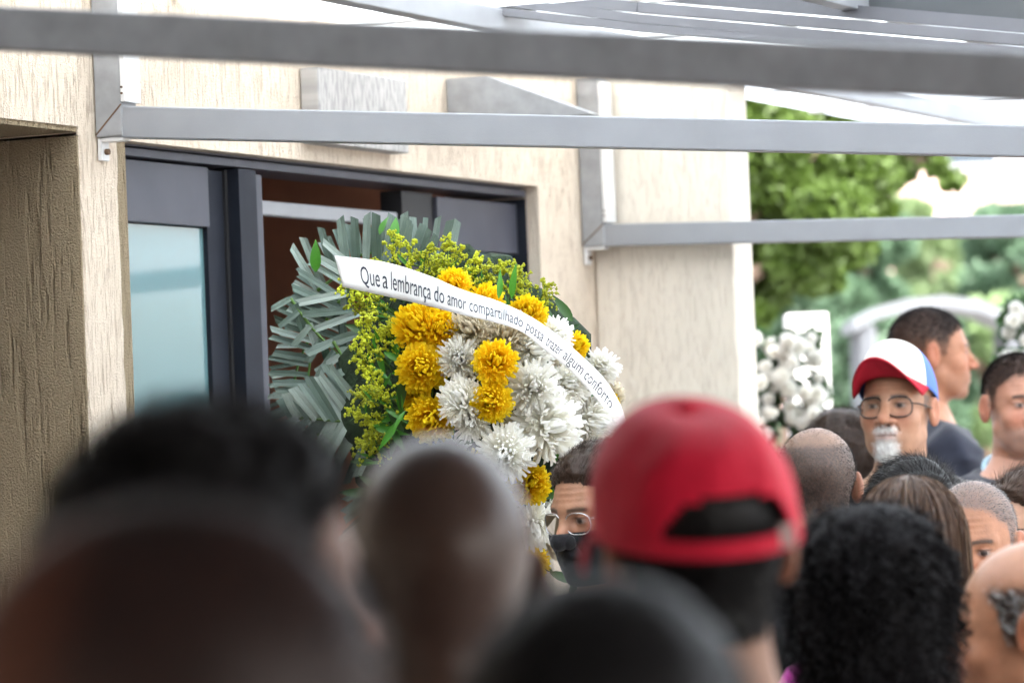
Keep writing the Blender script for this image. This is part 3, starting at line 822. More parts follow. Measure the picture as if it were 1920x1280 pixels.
def spectacles(s, m=M_specs, rw=0.0255, rh=0.019, wire=0.0016, y0=0.094, z0=-0.004, half_rim=False):
    root = None; mb = MB()
    for sg in (-1, 1):
        c = Vector((sg * 0.032, y0, z0)); pts = []
        for i in range(28):
            a = 2 * math.pi * i / 28; e = 0.75
            cx, sx = math.cos(a), math.sin(a)
            pts.append(c + Vector((rw * math.copysign(abs(cx) ** e, cx), -0.010 * (abs(cx * rw + sg * 0.032) / 0.055) ** 2, rh * math.copysign(abs(sx) ** e, sx))))
        mb.tube(pts, wire, 6, True)
    mb.tube([(-0.008, y0, z0 + 0.006), (0, y0 + 0.003, z0 + 0.008), (0.008, y0, z0 + 0.006)], wire, 6)
    root = s.part('spectacles', mb.V, mb.F, m)
    for sg in (-1, 1):
        mb = MB().tube([(sg * 0.056, y0 - 0.010, z0 + 0.008), (sg * 0.070, y0 - 0.025, z0 + 0.008), (sg * 0.0795, 0.0, z0 + 0.006), (sg * 0.0800, -0.018, z0 - 0.004)], wire * 0.9, 6)
        s.part('temple', mb.V, mb.F, m, True, root)
        V = []
        for i in range(20):
            a = 2 * math.pi * i / 20; cx, sx = math.cos(a), math.sin(a)
            V.append((sg * 0.032 + rw * math.copysign(abs(cx) ** .75, cx), y0 - 0.010 * (abs(cx * rw + sg * 0.032) / 0.055) ** 2, z0 + rh * math.copysign(abs(sx) ** .75, sx)))
        s.part('lens', V, [tuple(range(20))], M_lens, False, root)
    return root

HA = HEADS['a'][0]; HBm = HEADS['b'][0]; HCm = HEADS['c'][0]
hl = {k: hairline(HEADS[k][0]) for k in 'abc'}

# ---- near, out-of-focus heads
DARK1 = (0.17, 0.058, 0.032); DARK3 = (0.10, 0.056, 0.040); TAN = (0.40, 0.215, 0.135); BROWN = (0.24, 0.115, 0.065)
hm1 = hairline(HBm, 0.012) * sstep(0.03, -0.02, HBm[:, 1])
p = Person(275, 935, 1.66, -66, 'person with close cropped black hair and reddish brown skin, turned to the cream wall', DARK1, 'b', (1, 1, 1),
           shirt=M_char, hair=(0.012, 0.009, 0.009), hairm=hm1, hair_amt=0.97)
p.fuzz(hm1 + 1e-9, 7000, 0.004, 0.0009)
p = Person(425, 795, 2.62, 62, 'person with thick short black hair, face turned towards the flower wreath', BROWN, 'a', shirt=M_navy,
           hair=(0.01, .008, .008), hairm=hl['a'], hair_amt=1)
h = p.shell(hl['a'], 0.016, 0.35, 40, M_hblack); p.fuzz(hl['a'], 9000, 0.026, 0.0011, (0, 0.25, 0.1), 0.7, 0.006, M_hblack, h, wave=0.002)
p = Person(822, 818, 3.05, -14, 'person with a shaven dark brown head, seen from behind under the yellow flowers', DARK3, 'a', (0.95, 1, 1.03), shirt=M_black_cloth, oily=True,
           hair=(0.035, 0.024, 0.021), hairm=hl['a'], hair_amt=0.55)
p = Person(1145, 1108, 2.12, 4, 'person with short rounded black hair standing behind the person in the red cap', DARK3, 'a', shirt=M_char,
           hair=(0.01, .009, .009), hairm=hl['a'], hair_amt=1)
h = p.shell(hl['a'], 0.009, 0.12, 60, M_hblack); p.fuzz(hl['a'], 9000, 0.006, 0.0010, base=0.007, m=M_hblack, parent=h)
# ---- red cap
p = Person(1298, 796, 3.55, -16, 'person in a plain red baseball cap and yellow trimmed green shirt, seen from behind', (0.30, 0.16, 0.10), 'b', (1.02, 1, 1), roll=-3, pitch=4, bodyz=0.984,
           shirt=M_teal, collar=M_yellow_cloth, hair=(0.012, .01, .009), hairm=hl['b'], hair_amt=1)
hm = hl['b'] * (HBm[:, 2] < 0.045)
h = p.shell(hm, 0.007, 0.2, 60, M_hblack); p.fuzz(hm + 1e-9, 6000, 0.010, 0.001, base=0.004, m=M_hblack, parent=h)
h2 = p.shell(sstep(0.02, 0.03, HBm[:, 2]) * hl['b'] * (HBm[:, 2] < 0.08), 0.004, 0.2, 60, M_hblack)
lathe_cap(p, M_red, M_red, M_redbrim, extra=1.10, floppy=0.035, zlow=0.018, tilt=0.12, rise=0.012)
# ---- person with wire spectacles beside the wreath
p = Person(1128, 836, 6.75, -132, 'person in thin wire spectacles and black face mask, half hidden behind the red cap', TAN, 'a', shirt=M_char, collar=M_char, pitch=-8,
           hair=(0.03, .02, .016), hairm=hl['a'], hair_amt=1)
h = p.shell(hl['a'], 0.010, 0.3, 50, M_hbrown); p.fuzz(hl['a'], 12000, 0.018, 0.0009, (0, -0.6, 0.1), 0.5, 0.004, M_hbrown, h)
spectacles(p, M_metal, wire=0.0013)
mk_ = sstep(-0.016, -0.022, HA[:, 2]) * sstep(-0.118, -0.108, HA[:, 2]) * sstep(0.012, 0.022, HA[:, 1])
fm = p.shell(mk_, 0.007, 0.1, 40, M_black_cloth, 'face_mask')
fm_s = fm.modifiers.new('smooth', 'SMOOTH'); fm_s.factor = 0.5; fm_s.iterations = 6
# ---- curly black hair
p = Person(1636, 962, 4.95, 6, 'person with big loose black curly hair down to the shoulders', BROWN, 'c', shirt=M_black_cloth, hair=(0.01, .01, .01), hairm=hl['c'], hair_amt=1)
V, Q = HEADS['c']
n = 60; hv = []; hf = []
for i in range(n):
    for j in range(40):
        th = 2 * math.pi * i / n; a = math.pi * j / 39
        up_ = math.cos(a)
        r = math.sin(a) ** 0.75
        z = 0.03 + (0.100 if up_ > 0 else 0.215) * up_
        front = max(0, math.cos(th))
        lump = 1 + 0.05 * math.sin(5 * th + 7 * a) + 0.04 * math.sin(9 * th - 11 * a + 1)
        hv.append((math.sin(th) * 0.100 * r * lump, -0.030 + math.cos(th) * (0.098 - 0.05 * front * (up_ < 0.5)) * r * lump, z))
hf = [(i * 40 + j, i * 40 + j + 1, ((i + 1) % n) * 40 + j + 1, ((i + 1) % n) * 40 + j) for i in range(n) for j in range(39)]
hob = p.part('hair', hv, hf, M_hcurl)
nc, k = 2600, 22
th = RNG.uniform(0, 2 * math.pi, nc); a = np.arccos(RNG.uniform(-0.95, 1, nc))
ok = ~((np.cos(th) > 0.55) & (np.cos(a) < 0.3)); th, a = th[ok], a[ok]; nc = len(th)
up_ = np.cos(a); r = np.sin(a) ** 0.75; rr = RNG.uniform(0.85, 1.08, nc)
B = np.stack([np.sin(th) * 0.104 * r * rr, -0.030 + np.cos(th) * 0.104 * r * rr, 0.03 + np.where(up_ > 0, 0.104, 0.215) * up_ * rr], 1)
out = np.stack([np.sin(th) * r, np.cos(th) * r, 0.4 * up_], 1)
u = np.linspace(0, 1, k)[None, :, None]
L = RNG.uniform(0.03, 0.07, nc)[:, None, None]
ph = RNG.uniform(0, 6.28, nc)[:, None, None]
C = B[:, None] + out[:, None] * (0.012 * np.sin(u * 2.6)) + np.array((0, 0, -1.0)) * (u * L)
e1 = np.stack([np.cos(th), -np.sin(th), np.zeros(nc)], 1)[:, None]; e2 = np.stack([np.sin(th), np.cos(th), np.zeros(nc)], 1)[:, None]
hr = RNG.uniform(0.004, 0.008, nc)[:, None, None]
C = C + hr * (np.cos(u * 15 + ph) * e1 + np.sin(u * 15 + ph) * e2)
Vs, Fs = strands(C, 0.0026)
p.part('hair_strands', Vs, Fs, M_hcurl, True, hob)
# ---- long straight brown hair
p = Person(1704, 902, 6.0, -8, 'person with long straight glossy brown hair, behind the curly haired person', TAN, 'c', shirt=M_pink, hair=(0.04, .025, .02), hairm=hl['c'], hair_amt=1)
def fall(th, v, ro):
    """v 0 at the crown, 1 at the tips"""
    a = np.minimum(v / 0.38, 1) * math.pi / 2
    rx = 0.0845 + ro; ry = 0.106 + ro
    drop = np.maximum(v - 0.38, 0) / 0.62
    fl = 1 + 0.18 * drop
    s_ = np.sin(a) ** 0.9
    return np.stack([np.sin(th) * rx * s_ * fl, -0.016 + np.cos(th) * ry * s_ * fl * np.where(np.cos(th) > 0, 1 - 0.35 * drop, 1), 0.020 + (0.1015 + ro) * np.cos(a) - 0.36 * drop], -1)
ths = np.linspace(R(62), R(298), 70); vv = np.linspace(0.0, 1, 36)
TH, VV_ = np.meshgrid(ths, vv, indexing='ij')
Vh = fall(TH.ravel(), VV_.ravel(), -0.004)
hf = [(i * 36 + j, i * 36 + j + 1, (i + 1) * 36 + j + 1, (i + 1) * 36 + j) for i in range(69) for j in range(35)]
hob = p.part('hair', Vh, hf, M_hbrown)
ns, k = 7500, 14
th0 = RNG.uniform(R(55), R(305), ns); v0 = RNG.uniform(0.0, 0.12, ns); v1 = RNG.uniform(0.8, 1.02, ns); ro = RNG.uniform(-0.002, 0.006, ns)
clump = 0.05 * np.sin(th0 * 40) 
pts = []
for i in range(k):
    u = i / (k - 1); v = v0 + (v1 - v0) * u
    pts.append(fall(th0 + clump * u + 0.05 * np.sin(u * 3 + th0 * 17) * u, v, ro + 0.004 * u * np.sin(th0 * 31)))
Pt = np.stack(pts, 1)
Vs, Fs = strands(Pt[: 6200], 0.0013); p.part('hair_strands', Vs, Fs, M_hgloss, True, hob)
Vs, Fs = strands(Pt[6200:], 0.0012); p.part('hair_strands', Vs, Fs, M_hshine, True, hob)
# ---- right-hand cluster
hmr = hairline(HBm, 0.012)
p = Person(1826, 902, 6.8, -164, 'person with a high forehead and grey cropped hair peering past the long brown hair', (0.36, 0.175, 0.10), 'b', (1, 1, 1.02), shirt=M_char, pitch=-4,
           hair=(0.09, .085, .085), hairm=hmr, hair_amt=0.75)
p.fuzz(hmr, 9000, 0.004, 0.0007, m=M_hgrey, lift=1)
p = Person(1935, 884, 7.75, -112, 'person with swept back light brown hair and spectacles behind the grey cropped head', (0.5, 0.30, 0.21), 'c', shirt=M_grey_cloth, hair=(0.10, .06, .04), hairm=hl['c'], hair_amt=1)
h = p.shell(hl['c'], 0.012, 0.3, 40, M_hsoft); p.fuzz(hl['c'], 9000, 0.04, 0.0010, (0, -1.0, -0.3), 0.35, 0.004, M_hsoft, h)
spectacles(p, M_specs)
side = hairline(HBm) * sstep(0.070, 0.045, HBm[:, 2]) * sstep(0.050, 0.032, HBm[:, 1])
p = Person(1926, 1016, 5.15, -74, 'bald person with grey and black side hair, in profile beside the curly hair', (0.40, 0.20, 0.12), 'b', (1, 1.0, 1.02), shirt=M_grey_cloth, pitch=-3,
           hair=(0.10, .09, .085), hairm=side, hair_amt=0.8, oily=True)
p.fuzz(side + 1e-9, 11000, 0.009, 0.0008, (0, -0.8, -0.4), 0.45, 0.0, M_hdark, jit=0.3)
p.fuzz(side + 1e-9, 2600, 0.009, 0.0008, (0, -0.8, -0.4), 0.45, 0.0, M_hwhite, jit=0.3)
p = Person(1716, 866, 7.25, 178, 'person with wavy black hair and a bowed pale forehead below the tricolour cap', (0.55, 0.34, 0.25), 'c', shirt=M_black_cloth, pitch=6,
           hair=(0.012, .01, .01), hairm=hl['c'], hair_amt=1)
h = p.shell(hl['c'], 0.012, 0.35, 40, M_hblack); p.fuzz(hl['c'], 9000, 0.03, 0.001, (0.3, -0.6, 0.0), 0.5, 0.004, M_hblack, h, wave=0.003)
# tricolour cap
p = Person(1682, 668, 8.5, -158, 'older person in a red, white and blue cap with spectacles and white goatee', (0.42, 0.235, 0.15), 'b', (1, 1, 1.02), hyaw=-158, shirt=M_black_cloth, collar=M_black_cloth, pitch=7, roll=0,
           hair=(0.06, .055, .055), hairm=hl['b'] * (HBm[:, 2] < .03), hair_amt=0.8, beard=(0.62, 0.60, 0.58), beard_amt=2, brow=(0.05, .04, .035))
gm = np.exp(-((np.abs(HBm[:, 0]) / 0.026) ** 4)) * sstep(-0.074, -0.082, HBm[:, 2]) * (HBm[:, 2] > -0.122) * (HBm[:, 1] > 0.055)
p.fuzz(gm + 1e-12, 1300, 0.008, 0.0008, (0, 0.1, -0.8), 0.5, m=M_hwhite, name='goatee')
gm = np.exp(-((np.abs(HBm[:, 0]) / 0.024) ** 4)) * np.exp(-(((HBm[:, 2] + 0.0515) / 0.005) ** 2)) * (HBm[:, 1] > 0.075)
p.fuzz(gm + 1e-12, 500, 0.005, 0.0008, (0, 0.1, -0.8), 0.3, m=M_hwhite, name='moustache')
spectacles(p, M_specs, 0.027, 0.022, 0.0019)
lathe_cap(p, M_capwhite, M_capblue, M_redbrim, zlow=0.030, tilt=0.30, extra=1.02, brim_lift=0.040, brim_len=0.085, arch=0.050, split=2.05)
p = Person(1748, 578, 10.0, 84, 'person with short dark hair in profile, standing behind the tricolour cap', (0.42, 0.20, 0.12), 'a', (1, 1.02, 1.02), shirt=M_navy, collar=M_navy,
           hair=(0.035, .024, .02), hairm=hl['a'] * (0.45 + 0.55 * sstep(-0.01, 0.05, HA[:, 2])), hair_amt=0.95, beard=(0.12, 0.08, 0.06), beard_amt=0.25)
p.fuzz(hl['a'] * sstep(-0.02, 0.07, HA[:, 2]) + 1e-9, 14000, 0.009, 0.0009, (0, .5, .1), .8, m=M_hdark)
p = Person(1912, 664, 9.1, 166, 'person with short dark hair, grey stubble, dark jacket and pale blue collar', (0.46, 0.235, 0.16), 'b', (1.02, 1, 1.04), shirt=M_navy, collar=M_blue_cloth,
           hair=(0.045, .036, .033), hairm=hl['b'] * (0.5 + 0.5 * sstep(-0.01, 0.05, HBm[:, 2])), hair_amt=0.95, beard=(0.24, 0.19, 0.17), beard_amt=0.55)
p.fuzz(hl['b'] * sstep(-0.02, 0.07, HBm[:, 2]) + 1e-9, 14000, 0.010, 0.0009, (0, .5, .1), .8, m=M_hdark)
thin = hl['a'] * (0.45 + 0.55 * sstep(0.055, 0.035, np.sqrt(HA[:, 0] ** 2 + (HA[:, 1] + 0.02) ** 2) * 0 + HA[:, 2] - 0.035))
p = Person(1529, 802, 7.6, -10, 'person with thinning cropped grey hair seen from behind, beside the red cap', (0.34, 0.21, 0.15), 'a', (1, 1, 1), shirt=M_black_cloth,
           hair=(0.05, .045, .045), hairm=thin, hair_amt=0.85)
p.fuzz(thin, 9000, 0.004, 0.0007, m=M_hdark, lift=1)
p = Person(1582, 776, 9.0, 10, 'person with full dark brown hair seen from behind, beyond the thinning grey head', BROWN, 'c', shirt=M_char, hair=(0.04, .03, .025), hairm=hl['c'], hair_amt=1)
h = p.shell(hl['c'], 0.014, 0.3, 40, M_hbrown); p.fuzz(hl['c'], 8000, 0.025, 0.001, base=0.006, m=M_hbrown, parent=h)
# ================================================================== FUNERAL WREATH
def petal_mat(name, col, tip, transl=0.5):
    m, N, L, P = newmat(name)
    P.inputs['Roughness'].default_value = 0.55; P.inputs['Specular IOR Level'].default_value = 0.3
    a = N.new('ShaderNodeAttribute'); a.attribute_name = 'Col'
    oi = N.new('ShaderNodeObjectInfo')
    mx = N.new('ShaderNodeMix'); mx.data_type = 'RGBA'; mx.inputs[6].default_value = (*col, 1); mx.inputs[7].default_value = (*tip, 1)
    sp = N.new('ShaderNodeSeparateColor'); L.new(a.outputs['Color'], sp.inputs[0]); L.new(sp.outputs[0], mx.inputs[0])
    rr = N.new('ShaderNodeMapRange'); rr.inputs[3].default_value = 0.9; rr.inputs[4].default_value = 1.04; L.new(oi.outputs['Random'], rr.inputs[0])
    mm = N.new('ShaderNodeMix'); mm.data_type = 'RGBA'; mm.blend_type = 'MULTIPLY'; mm.inputs[0].default_value = 1
    L.new(mx.outputs[2], mm.inputs[6]); L.new(rr.outputs[0], mm.inputs[7])
    L.new(mm.outputs[2], P.inputs['Base Color'])
    tr = N.new('ShaderNodeBsdfTranslucent'); L.new(mm.outputs[2], tr.inputs[0])
    ms = N.new('ShaderNodeMixShader'); ms.inputs[0].default_value = transl
    L.new(P.outputs[0], ms.inputs[1]); L.new(tr.outputs[0], ms.inputs[2]); L.new(ms.outputs[0], N['Material Output'].inputs[0])
    return m
M_petal_y = petal_mat('yellow_petal', (0.93, 0.60, 0.008), (0.97, 0.80, 0.025))
M_petal_w = petal_mat('white_petal', (0.92, 0.90, 0.80), (0.97, 0.97, 0.96))
M_petal_c = petal_mat('cream_petal', (0.68, 0.60, 0.42), (0.80, 0.74, 0.62))
def leafmat(name, col, rough=0.45, var=0.25, transl=0.2):
    m, N, L, P = newmat(name)
    P.inputs['Roughness'].default_value = rough
    tc = N.new('ShaderNodeTexCoord')
    n = N.new('ShaderNodeTexNoise'); n.inputs['Scale'].default_value = 30; L.new(tc.outputs['Object'], n.inputs['Vector'])
    oi = N.new('ShaderNodeObjectInfo'); ad = N.new('ShaderNodeMath'); ad.operation = 'ADD'; L.new(n.outputs[0], ad.inputs[0]); L.new(oi.outputs['Random'], ad.inputs[1])
    mr = N.new('ShaderNodeMapRange'); mr.inputs[1].default_value = 0.3; mr.inputs[2].default_value = 1.7; mr.inputs[3].default_value = 1 - var; mr.inputs[4].default_value = 1 + var
    L.new(ad.outputs[0], mr.inputs[0])
    mm = N.new('ShaderNodeMix'); mm.data_type = 'RGBA'; mm.blend_type = 'MULTIPLY'; mm.inputs[0].default_value = 1; mm.inputs[6].default_value = (*col, 1)
    L.new(mr.outputs[0], mm.inputs[7]); L.new(mm.outputs[2], P.inputs['Base Color'])
    tr = N.new('ShaderNodeBsdfTranslucent'); L.new(mm.outputs[2], tr.inputs[0])
    ms = N.new('ShaderNodeMixShader'); ms.inputs[0].default_value = transl
    L.new(P.outputs[0], ms.inputs[1]); L.new(tr.outputs[0], ms.inputs[2]); L.new(ms.outputs[0], N['Material Output'].inputs[0])
    return m
def palm_mat():
    m, N, L, P = newmat('waxy_palm_leaf')
    P.inputs['Roughness'].default_value = 0.36; P.inputs['Specular IOR Level'].default_value = 0.6
    tc = N.new('ShaderNodeTexCoord'); mp = N.new('ShaderNodeMapping'); mp.inputs['Scale'].default_value = (9, 1.2, 1)
    L.new(tc.outputs['Object'], mp.inputs[0])
    n = N.new('ShaderNodeTexNoise'); n.inputs['Scale'].default_value = 2.5; n.inputs['Detail'].default_value = 4; L.new(mp.outputs[0], n.inputs['Vector'])
    oi = N.new('ShaderNodeObjectInfo'); ad = N.new('ShaderNodeMath'); ad.operation = 'MULTIPLY_ADD'; ad.inputs[1].default_value = 0.9; L.new(oi.outputs['Random'], ad.inputs[0]); L.new(n.outputs[0], ad.inputs[2])
    cr = N.new('ShaderNodeValToRGB'); e = cr.color_ramp.elements
    e[0].position = 0.35; e[0].color = (0.030, 0.065, 0.040, 1); e[1].position = 1.15 if False else 1.0; e[1].color = (0.30, 0.36, 0.32, 1)
    x = cr.color_ramp.elements.new(0.7); x.color = (0.11, 0.165, 0.135, 1)  # pale end stands for highlights, dark end for gaps between leaflets
    dv = N.new('ShaderNodeMath'); dv.operation = 'MULTIPLY'; dv.inputs[1].default_value = 0.72; L.new(ad.outputs[0], dv.inputs[0])
    L.new(dv.outputs[0], cr.inputs[0]); L.new(cr.outputs[0], P.inputs['Base Color'])
    b = N.new('ShaderNodeBump'); b.inputs['Strength'].default_value = 0.5; b.inputs['Distance'].default_value = 0.002; L.new(n.outputs[0], b.inputs['Height']); L.new(b.outputs[0], P.inputs['Normal'])
    return m
M_palm = palm_mat()
M_leaf = leafmat('deep_green_leaf', (0.035, 0.10, 0.022), 0.4)
M_leaf_b = leafmat('bright_green_leaf', (0.06, 0.24, 0.02), 0.35)
M_stem = leafmat('stem_green', (0.09, 0.19, 0.03), 0.5)
M_floret = leafmat('goldenrod_floret', (0.52, 0.56, 0.025), 0.6, 0.35, 0.3)
M_moss = mat('dark_moss', (0.012, 0.028, 0.010), 0.95, var=0.5, vscale=50, bump=1.0, bscale=120)
M_wood = mat('raw_wood', (0.25, 0.16, 0.09), 0.8, var=0.2)

def make_mum(seed, layers=13, thin=0.8, shag=0.0):
    """chrysanthemum of unit radius: many narrow strap petals in rings, the inner ones cupped over the heart"""
    rg = random.Random(seed); V = []; F = []; C = []
    for l in range(layers):
        f = l / (layers - 1)                       # 0 heart, 1 outer ring
        cnt = int(7 + 25 * math.sin(math.pi * (0.08 + 0.52 * f)))
        for i in range(cnt):
            az = 2 * math.pi * (i + 0.5 * (l % 2)) / cnt + rg.uniform(-0.2, 0.2)
            tgt = R(90 - 135 * f + rg.uniform(-11, 11))                # latitude where the petal tip ends
            rad = (0.86 + 0.14 * f) * rg.uniform(0.84, 1.08 + shag)
            wd = (0.135 + 0.03 * f) * rg.uniform(0.8, 1.2) * thin
            out = Vector((math.cos(az), math.sin(az), 0)); side = Vector((-math.sin(az), math.cos(az), 0))
            p0 = out * 0.10 + Vector((0, 0, -0.15))
            p2 = (out * math.cos(tgt) + Vector((0, 0, math.sin(tgt)))) * rad + Vector((0, 0, -0.05)) 
            hook = rg.uniform(0.02, 0.22) * (1 if f < 0.75 else -0.6)
            b2 = out * (0.30 + 0.25 * math.cos(tgt)) + Vector((0, 0, 0.05 - 0.25 * f))
            p1 = p0.lerp(p2, 0.5) + b2 * 0.42
            p3 = p2 + (Vector((0, 0, 1)) - out * 0.5) * hook
            tw = rg.uniform(-0.5, 0.5); segs = 6; b = len(V)
            for k in range(segs + 1):
                u = k / segs
                def bz(u): return p0 * (1 - u) ** 3 + p1 * 3 * u * (1 - u) ** 2 + p2 * 3 * u * u * (1 - u) + p3 * u ** 3
                p = bz(u); d = (bz(min(1, u + .03)) - bz(max(0, u - .03))).normalized()
                nrm = side.cross(d).normalized()
                sd_ = side * math.cos(tw * u) + nrm * math.sin(tw * u)
                ww = wd * (0.5 + 0.6 * math.sin(math.pi * min(1, u * 0.72 + 0.12))) * (1 if k < segs else 0.45)
                cup = 0.30 * ww * (-1)
                V += [tuple(p - sd_ * ww / 2 + nrm * cup), tuple(p), tuple(p + sd_ * ww / 2 + nrm * cup)]
                C += [(u,) * 3] * 3
            for k in range(segs):
                for s_ in (0, 1):
                    F.append((b + k * 3 + s_, b + k * 3 + s_ + 1, b + k * 3 + 4 + s_, b + k * 3 + 3 + s_))
    V = np.array(V, np.float32)
    return V, np.array(F), np.array(C, np.float32)
MUMS = {}
for nm, m in (('y', M_petal_y), ('w', M_petal_w), ('c', M_petal_c)):
    MUMS[nm] = []
    for sdd in range(5):
        V, F, C = make_mum(100 + sdd + ord(nm), 12 + sdd % 3, 0.8 if nm == 'y' else 0.62, 0.04 if nm == 'y' else 0.16)
        me = mesh_np('chrysanthemum', V, F, True, C); me.materials.append(m); MUMS[nm].append(me)

wb = at(850, 1180, 7.15)
wr = empty('flower_wreath', wb)
tag(wr, 'funeral wreath of yellow and white chrysanthemums with palm fronds and a lettered ribbon', 'wreath')
winv = Matrix.Translation(-wb)
def wp(o, parent=None):
    o.parent = parent or wr
    if parent is None: o.matrix_parent_inverse = winv
    return o
def ddepth(px, py):
    return 6.93 + 0.30 * max(0, (px - 900) / 280) ** 2 + 0.22 * max(0, (900 - px) / 300) ** 2 + 0.10 * ((py - 740) / 340) ** 2
def frame_to(nrm, spin=0.0):
    z = nrm.normalized(); x = z.orthogonal().normalized(); y = z.cross(x)
    M = Matrix((x, y, z)).transposed(); return M @ Matrix.Rotation(spin, 3, 'Z')
# moss core behind the flowers
n1, n2 = 40, 20; V = []; F = []
cc = at(880, 770, 7.22)
for i in range(n1):
    for j in range(n2):
        th = 2 * math.pi * i / n1; a = math.pi * j / (n2 - 1)
        lump = 1 + 0.06 * math.sin(5 * th + 4 * a) + 0.05 * math.sin(11 * th - 7 * a)
        V.append(cc + (rgt * math.sin(a) * math.cos(th) * 0.235 + upv * math.sin(a) * math.sin(th) * 0.29 + fwd * -math.cos(a) * 0.10) * lump + rgt * (0.0))
F = [(i * n2 + j, i * n2 + j + 1, ((i + 1) % n1) * n2 + j + 1, ((i + 1) % n1) * n2 + j) for i in range(n1) for j in range(n2 - 1)]
wp(obj('moss_core', mesh_np('moss_core', V, F, True), M_moss))
flowers = [  # px, py, radius px, colour, nearer(-)/farther(+)
 (778, 612, 50, 'y', 0), (826, 618, 40, 'y', .01), (788, 690, 50, 'y', -.02), (806, 786, 49, 'y', -.02), (930, 678, 46, 'y', -.05), (920, 752, 42, 'y', -.05),
 (994, 906, 44, 'y', -.02), (1002, 1056, 32, 'y', 0), (850, 533, 34, 'y', .04), (912, 560, 34, 'y', .03), (990, 588, 40, 'y', .03), (815, 580, 30, 'y', .03), (1078, 648, 30, 'y', .04),
 (1142, 752, 22, 'y', .02), (768, 660, 34, 'y', .03), (775, 735, 34, 'y', .04),
 (880, 618, 46, 'c', .02), (952, 625, 46, 'c', .01), (1000, 655, 42, 'w', .0), (860, 674, 42, 'w', -.01), (865, 748, 46, 'w', -.04), (884, 792, 36, 'w', -.03), (1000, 727, 54, 'w', -.05),
 (1066, 722, 44, 'w', -.01), (1034, 800, 64, 'w', -.06), (1112, 790, 46, 'w', -.02), (945, 852, 54, 'w', -.07), (1002, 987, 44, 'w', -.03), (1128, 690, 36, 'w', .03), (1044, 628, 34, 'w', .02),
 (1058, 960, 34, 'w', .03), (1050, 1020, 32, 'c', .03), (1148, 740, 26, 'c', .03), (1090, 850, 40, 'w', .02), (930, 960, 44, 'w', .0), (880, 890, 44, 'y', 0.01), (840, 860, 40, 'w', .02), (950, 1060, 40, 'w', .02), (890, 1000, 44, 'y', .01), (1085, 760, 34, 'c', .04), (1030, 690, 34, 'c', .05), (970, 800, 30, 'c', .05), (960, 650, 30, 'w', .05),
]
for (px, py, r, c, dz) in flowers:
    d = ddepth(px, py) + dz + 0.02
    me = random.choice(MUMS[c])
    o = bpy.data.objects.new('chrysanthemum', me); COL.objects.link(o)
    nrm = -fwd + rgt * ((px - 930) / 330) * 0.75 + upv * ((760 - py) / 330) * 0.65 + Vector((random.uniform(-.3, .3), random.uniform(-.3, .3), random.uniform(-.2, .3)))
    M = frame_to(nrm, random.uniform(0, 6.28)).to_4x4()
    s_ = r / FPX * d * 1.02
    M = Matrix.Translation(at(px, py, d)) @ M @ Matrix.Diagonal((s_, s_, s_ * 0.95, 1))
    o.matrix_local = M; wp(o)
# leaves tucked between the flowers
def leaf_mesh(seg=6, wid=0.3):
    V = []; F = []
    for k in range(seg + 1):
        u = k / seg; ww = wid * math.sin(math.pi * (0.04 + 0.95 * u ** 0.8)) * 0.5
        z = -0.25 * u * u
        V += [(-ww, u, z + ww * 0.4), (0, u, z), (ww, u, z + ww * 0.4)]
    for k in range(seg):
        for s_ in (0, 1): F.append((k * 3 + s_, k * 3 + s_ + 1, k * 3 + 4 + s_, k * 3 + 3 + s_))
    return mesh_np('leaf', V, F, True)
LEAF = leaf_mesh(); LEAF.materials.append(M_leaf)
LEAFB = leaf_mesh(6, 0.22); LEAFB.materials.append(M_leaf_b)
def leaf_at(px, py, d, dx, dy, ln, me=LEAF, wid=1.0, name='leaf'):
    o = bpy.data.objects.new(name, me); COL.objects.link(o)
    y = (rgt * dx - upv * dy + fwd * random.uniform(-0.5, 0.3)).normalized()
    z = (-fwd + Vector((random.uniform(-.5, .5), random.uniform(-.5, .5), random.uniform(-.2, .6))))
    z = (z - y * z.dot(y)).normalized(); x = y.cross(z)
    l = ln / FPX * d
    o.matrix_local = Matrix.Translation(at(px, py, d)) @ Matrix((x, y, z)).transposed().to_4x4() @ Matrix.Diagonal((l * wid, l, l, 1))
    return wp(o)
for i in range(190):
    px = random.uniform(690, 1110); py = random.uniform(560, 1090)
    if px > 1000 and py < 600: continue
    a = random.uniform(0, 6.28)
    leaf_at(px, py, ddepth(px, py) + random.uniform(0.05, 0.10), math.cos(a), math.sin(a), random.uniform(38, 62))
for (px, py, dx, dy) in ((700, 690, .5, .3), (735, 700, .8, -.3), (720, 760, .7, .5), (745, 730, .2, 1), (760, 770, -.6, .8), (700, 800, .9, .2), (735, 800, .4, .9), (1040, 870, .2, -1), (1050, 890, -.3, 1), (1035, 900, .5, .6), (960, 560, 0.05, -1), (935, 560, .1, -1), (730, 640, .6, .6), (690, 720, -.2, 1), (740, 640, .3, .9), (720, 660, .8, .4), (705, 650, .3, 1), (750, 700, .1, 1), (700, 740, .8, .1), (730, 755, .3, .9), (760, 640, -.3, 1), (715, 790, .9, -.4), (745, 790, -.5, .8), (690, 690, .9, .5)):
    leaf_at(px, py, ddepth(px, py) + 0.01, dx, dy, random.uniform(45, 70), LEAFB if random.random() < .6 else LEAF)
for (px, py, dx, dy, ln) in ((592, 510, 0.0, -1, 60), (712, 440, .3, -1, 40), (735, 455, .2, -1, 55), (600, 690, 1, .3, 30), (940, 520, -.15, -1, 40)):
    leaf_at(px, py, 7.24, dx, dy, ln, LEAFB, 1.6)
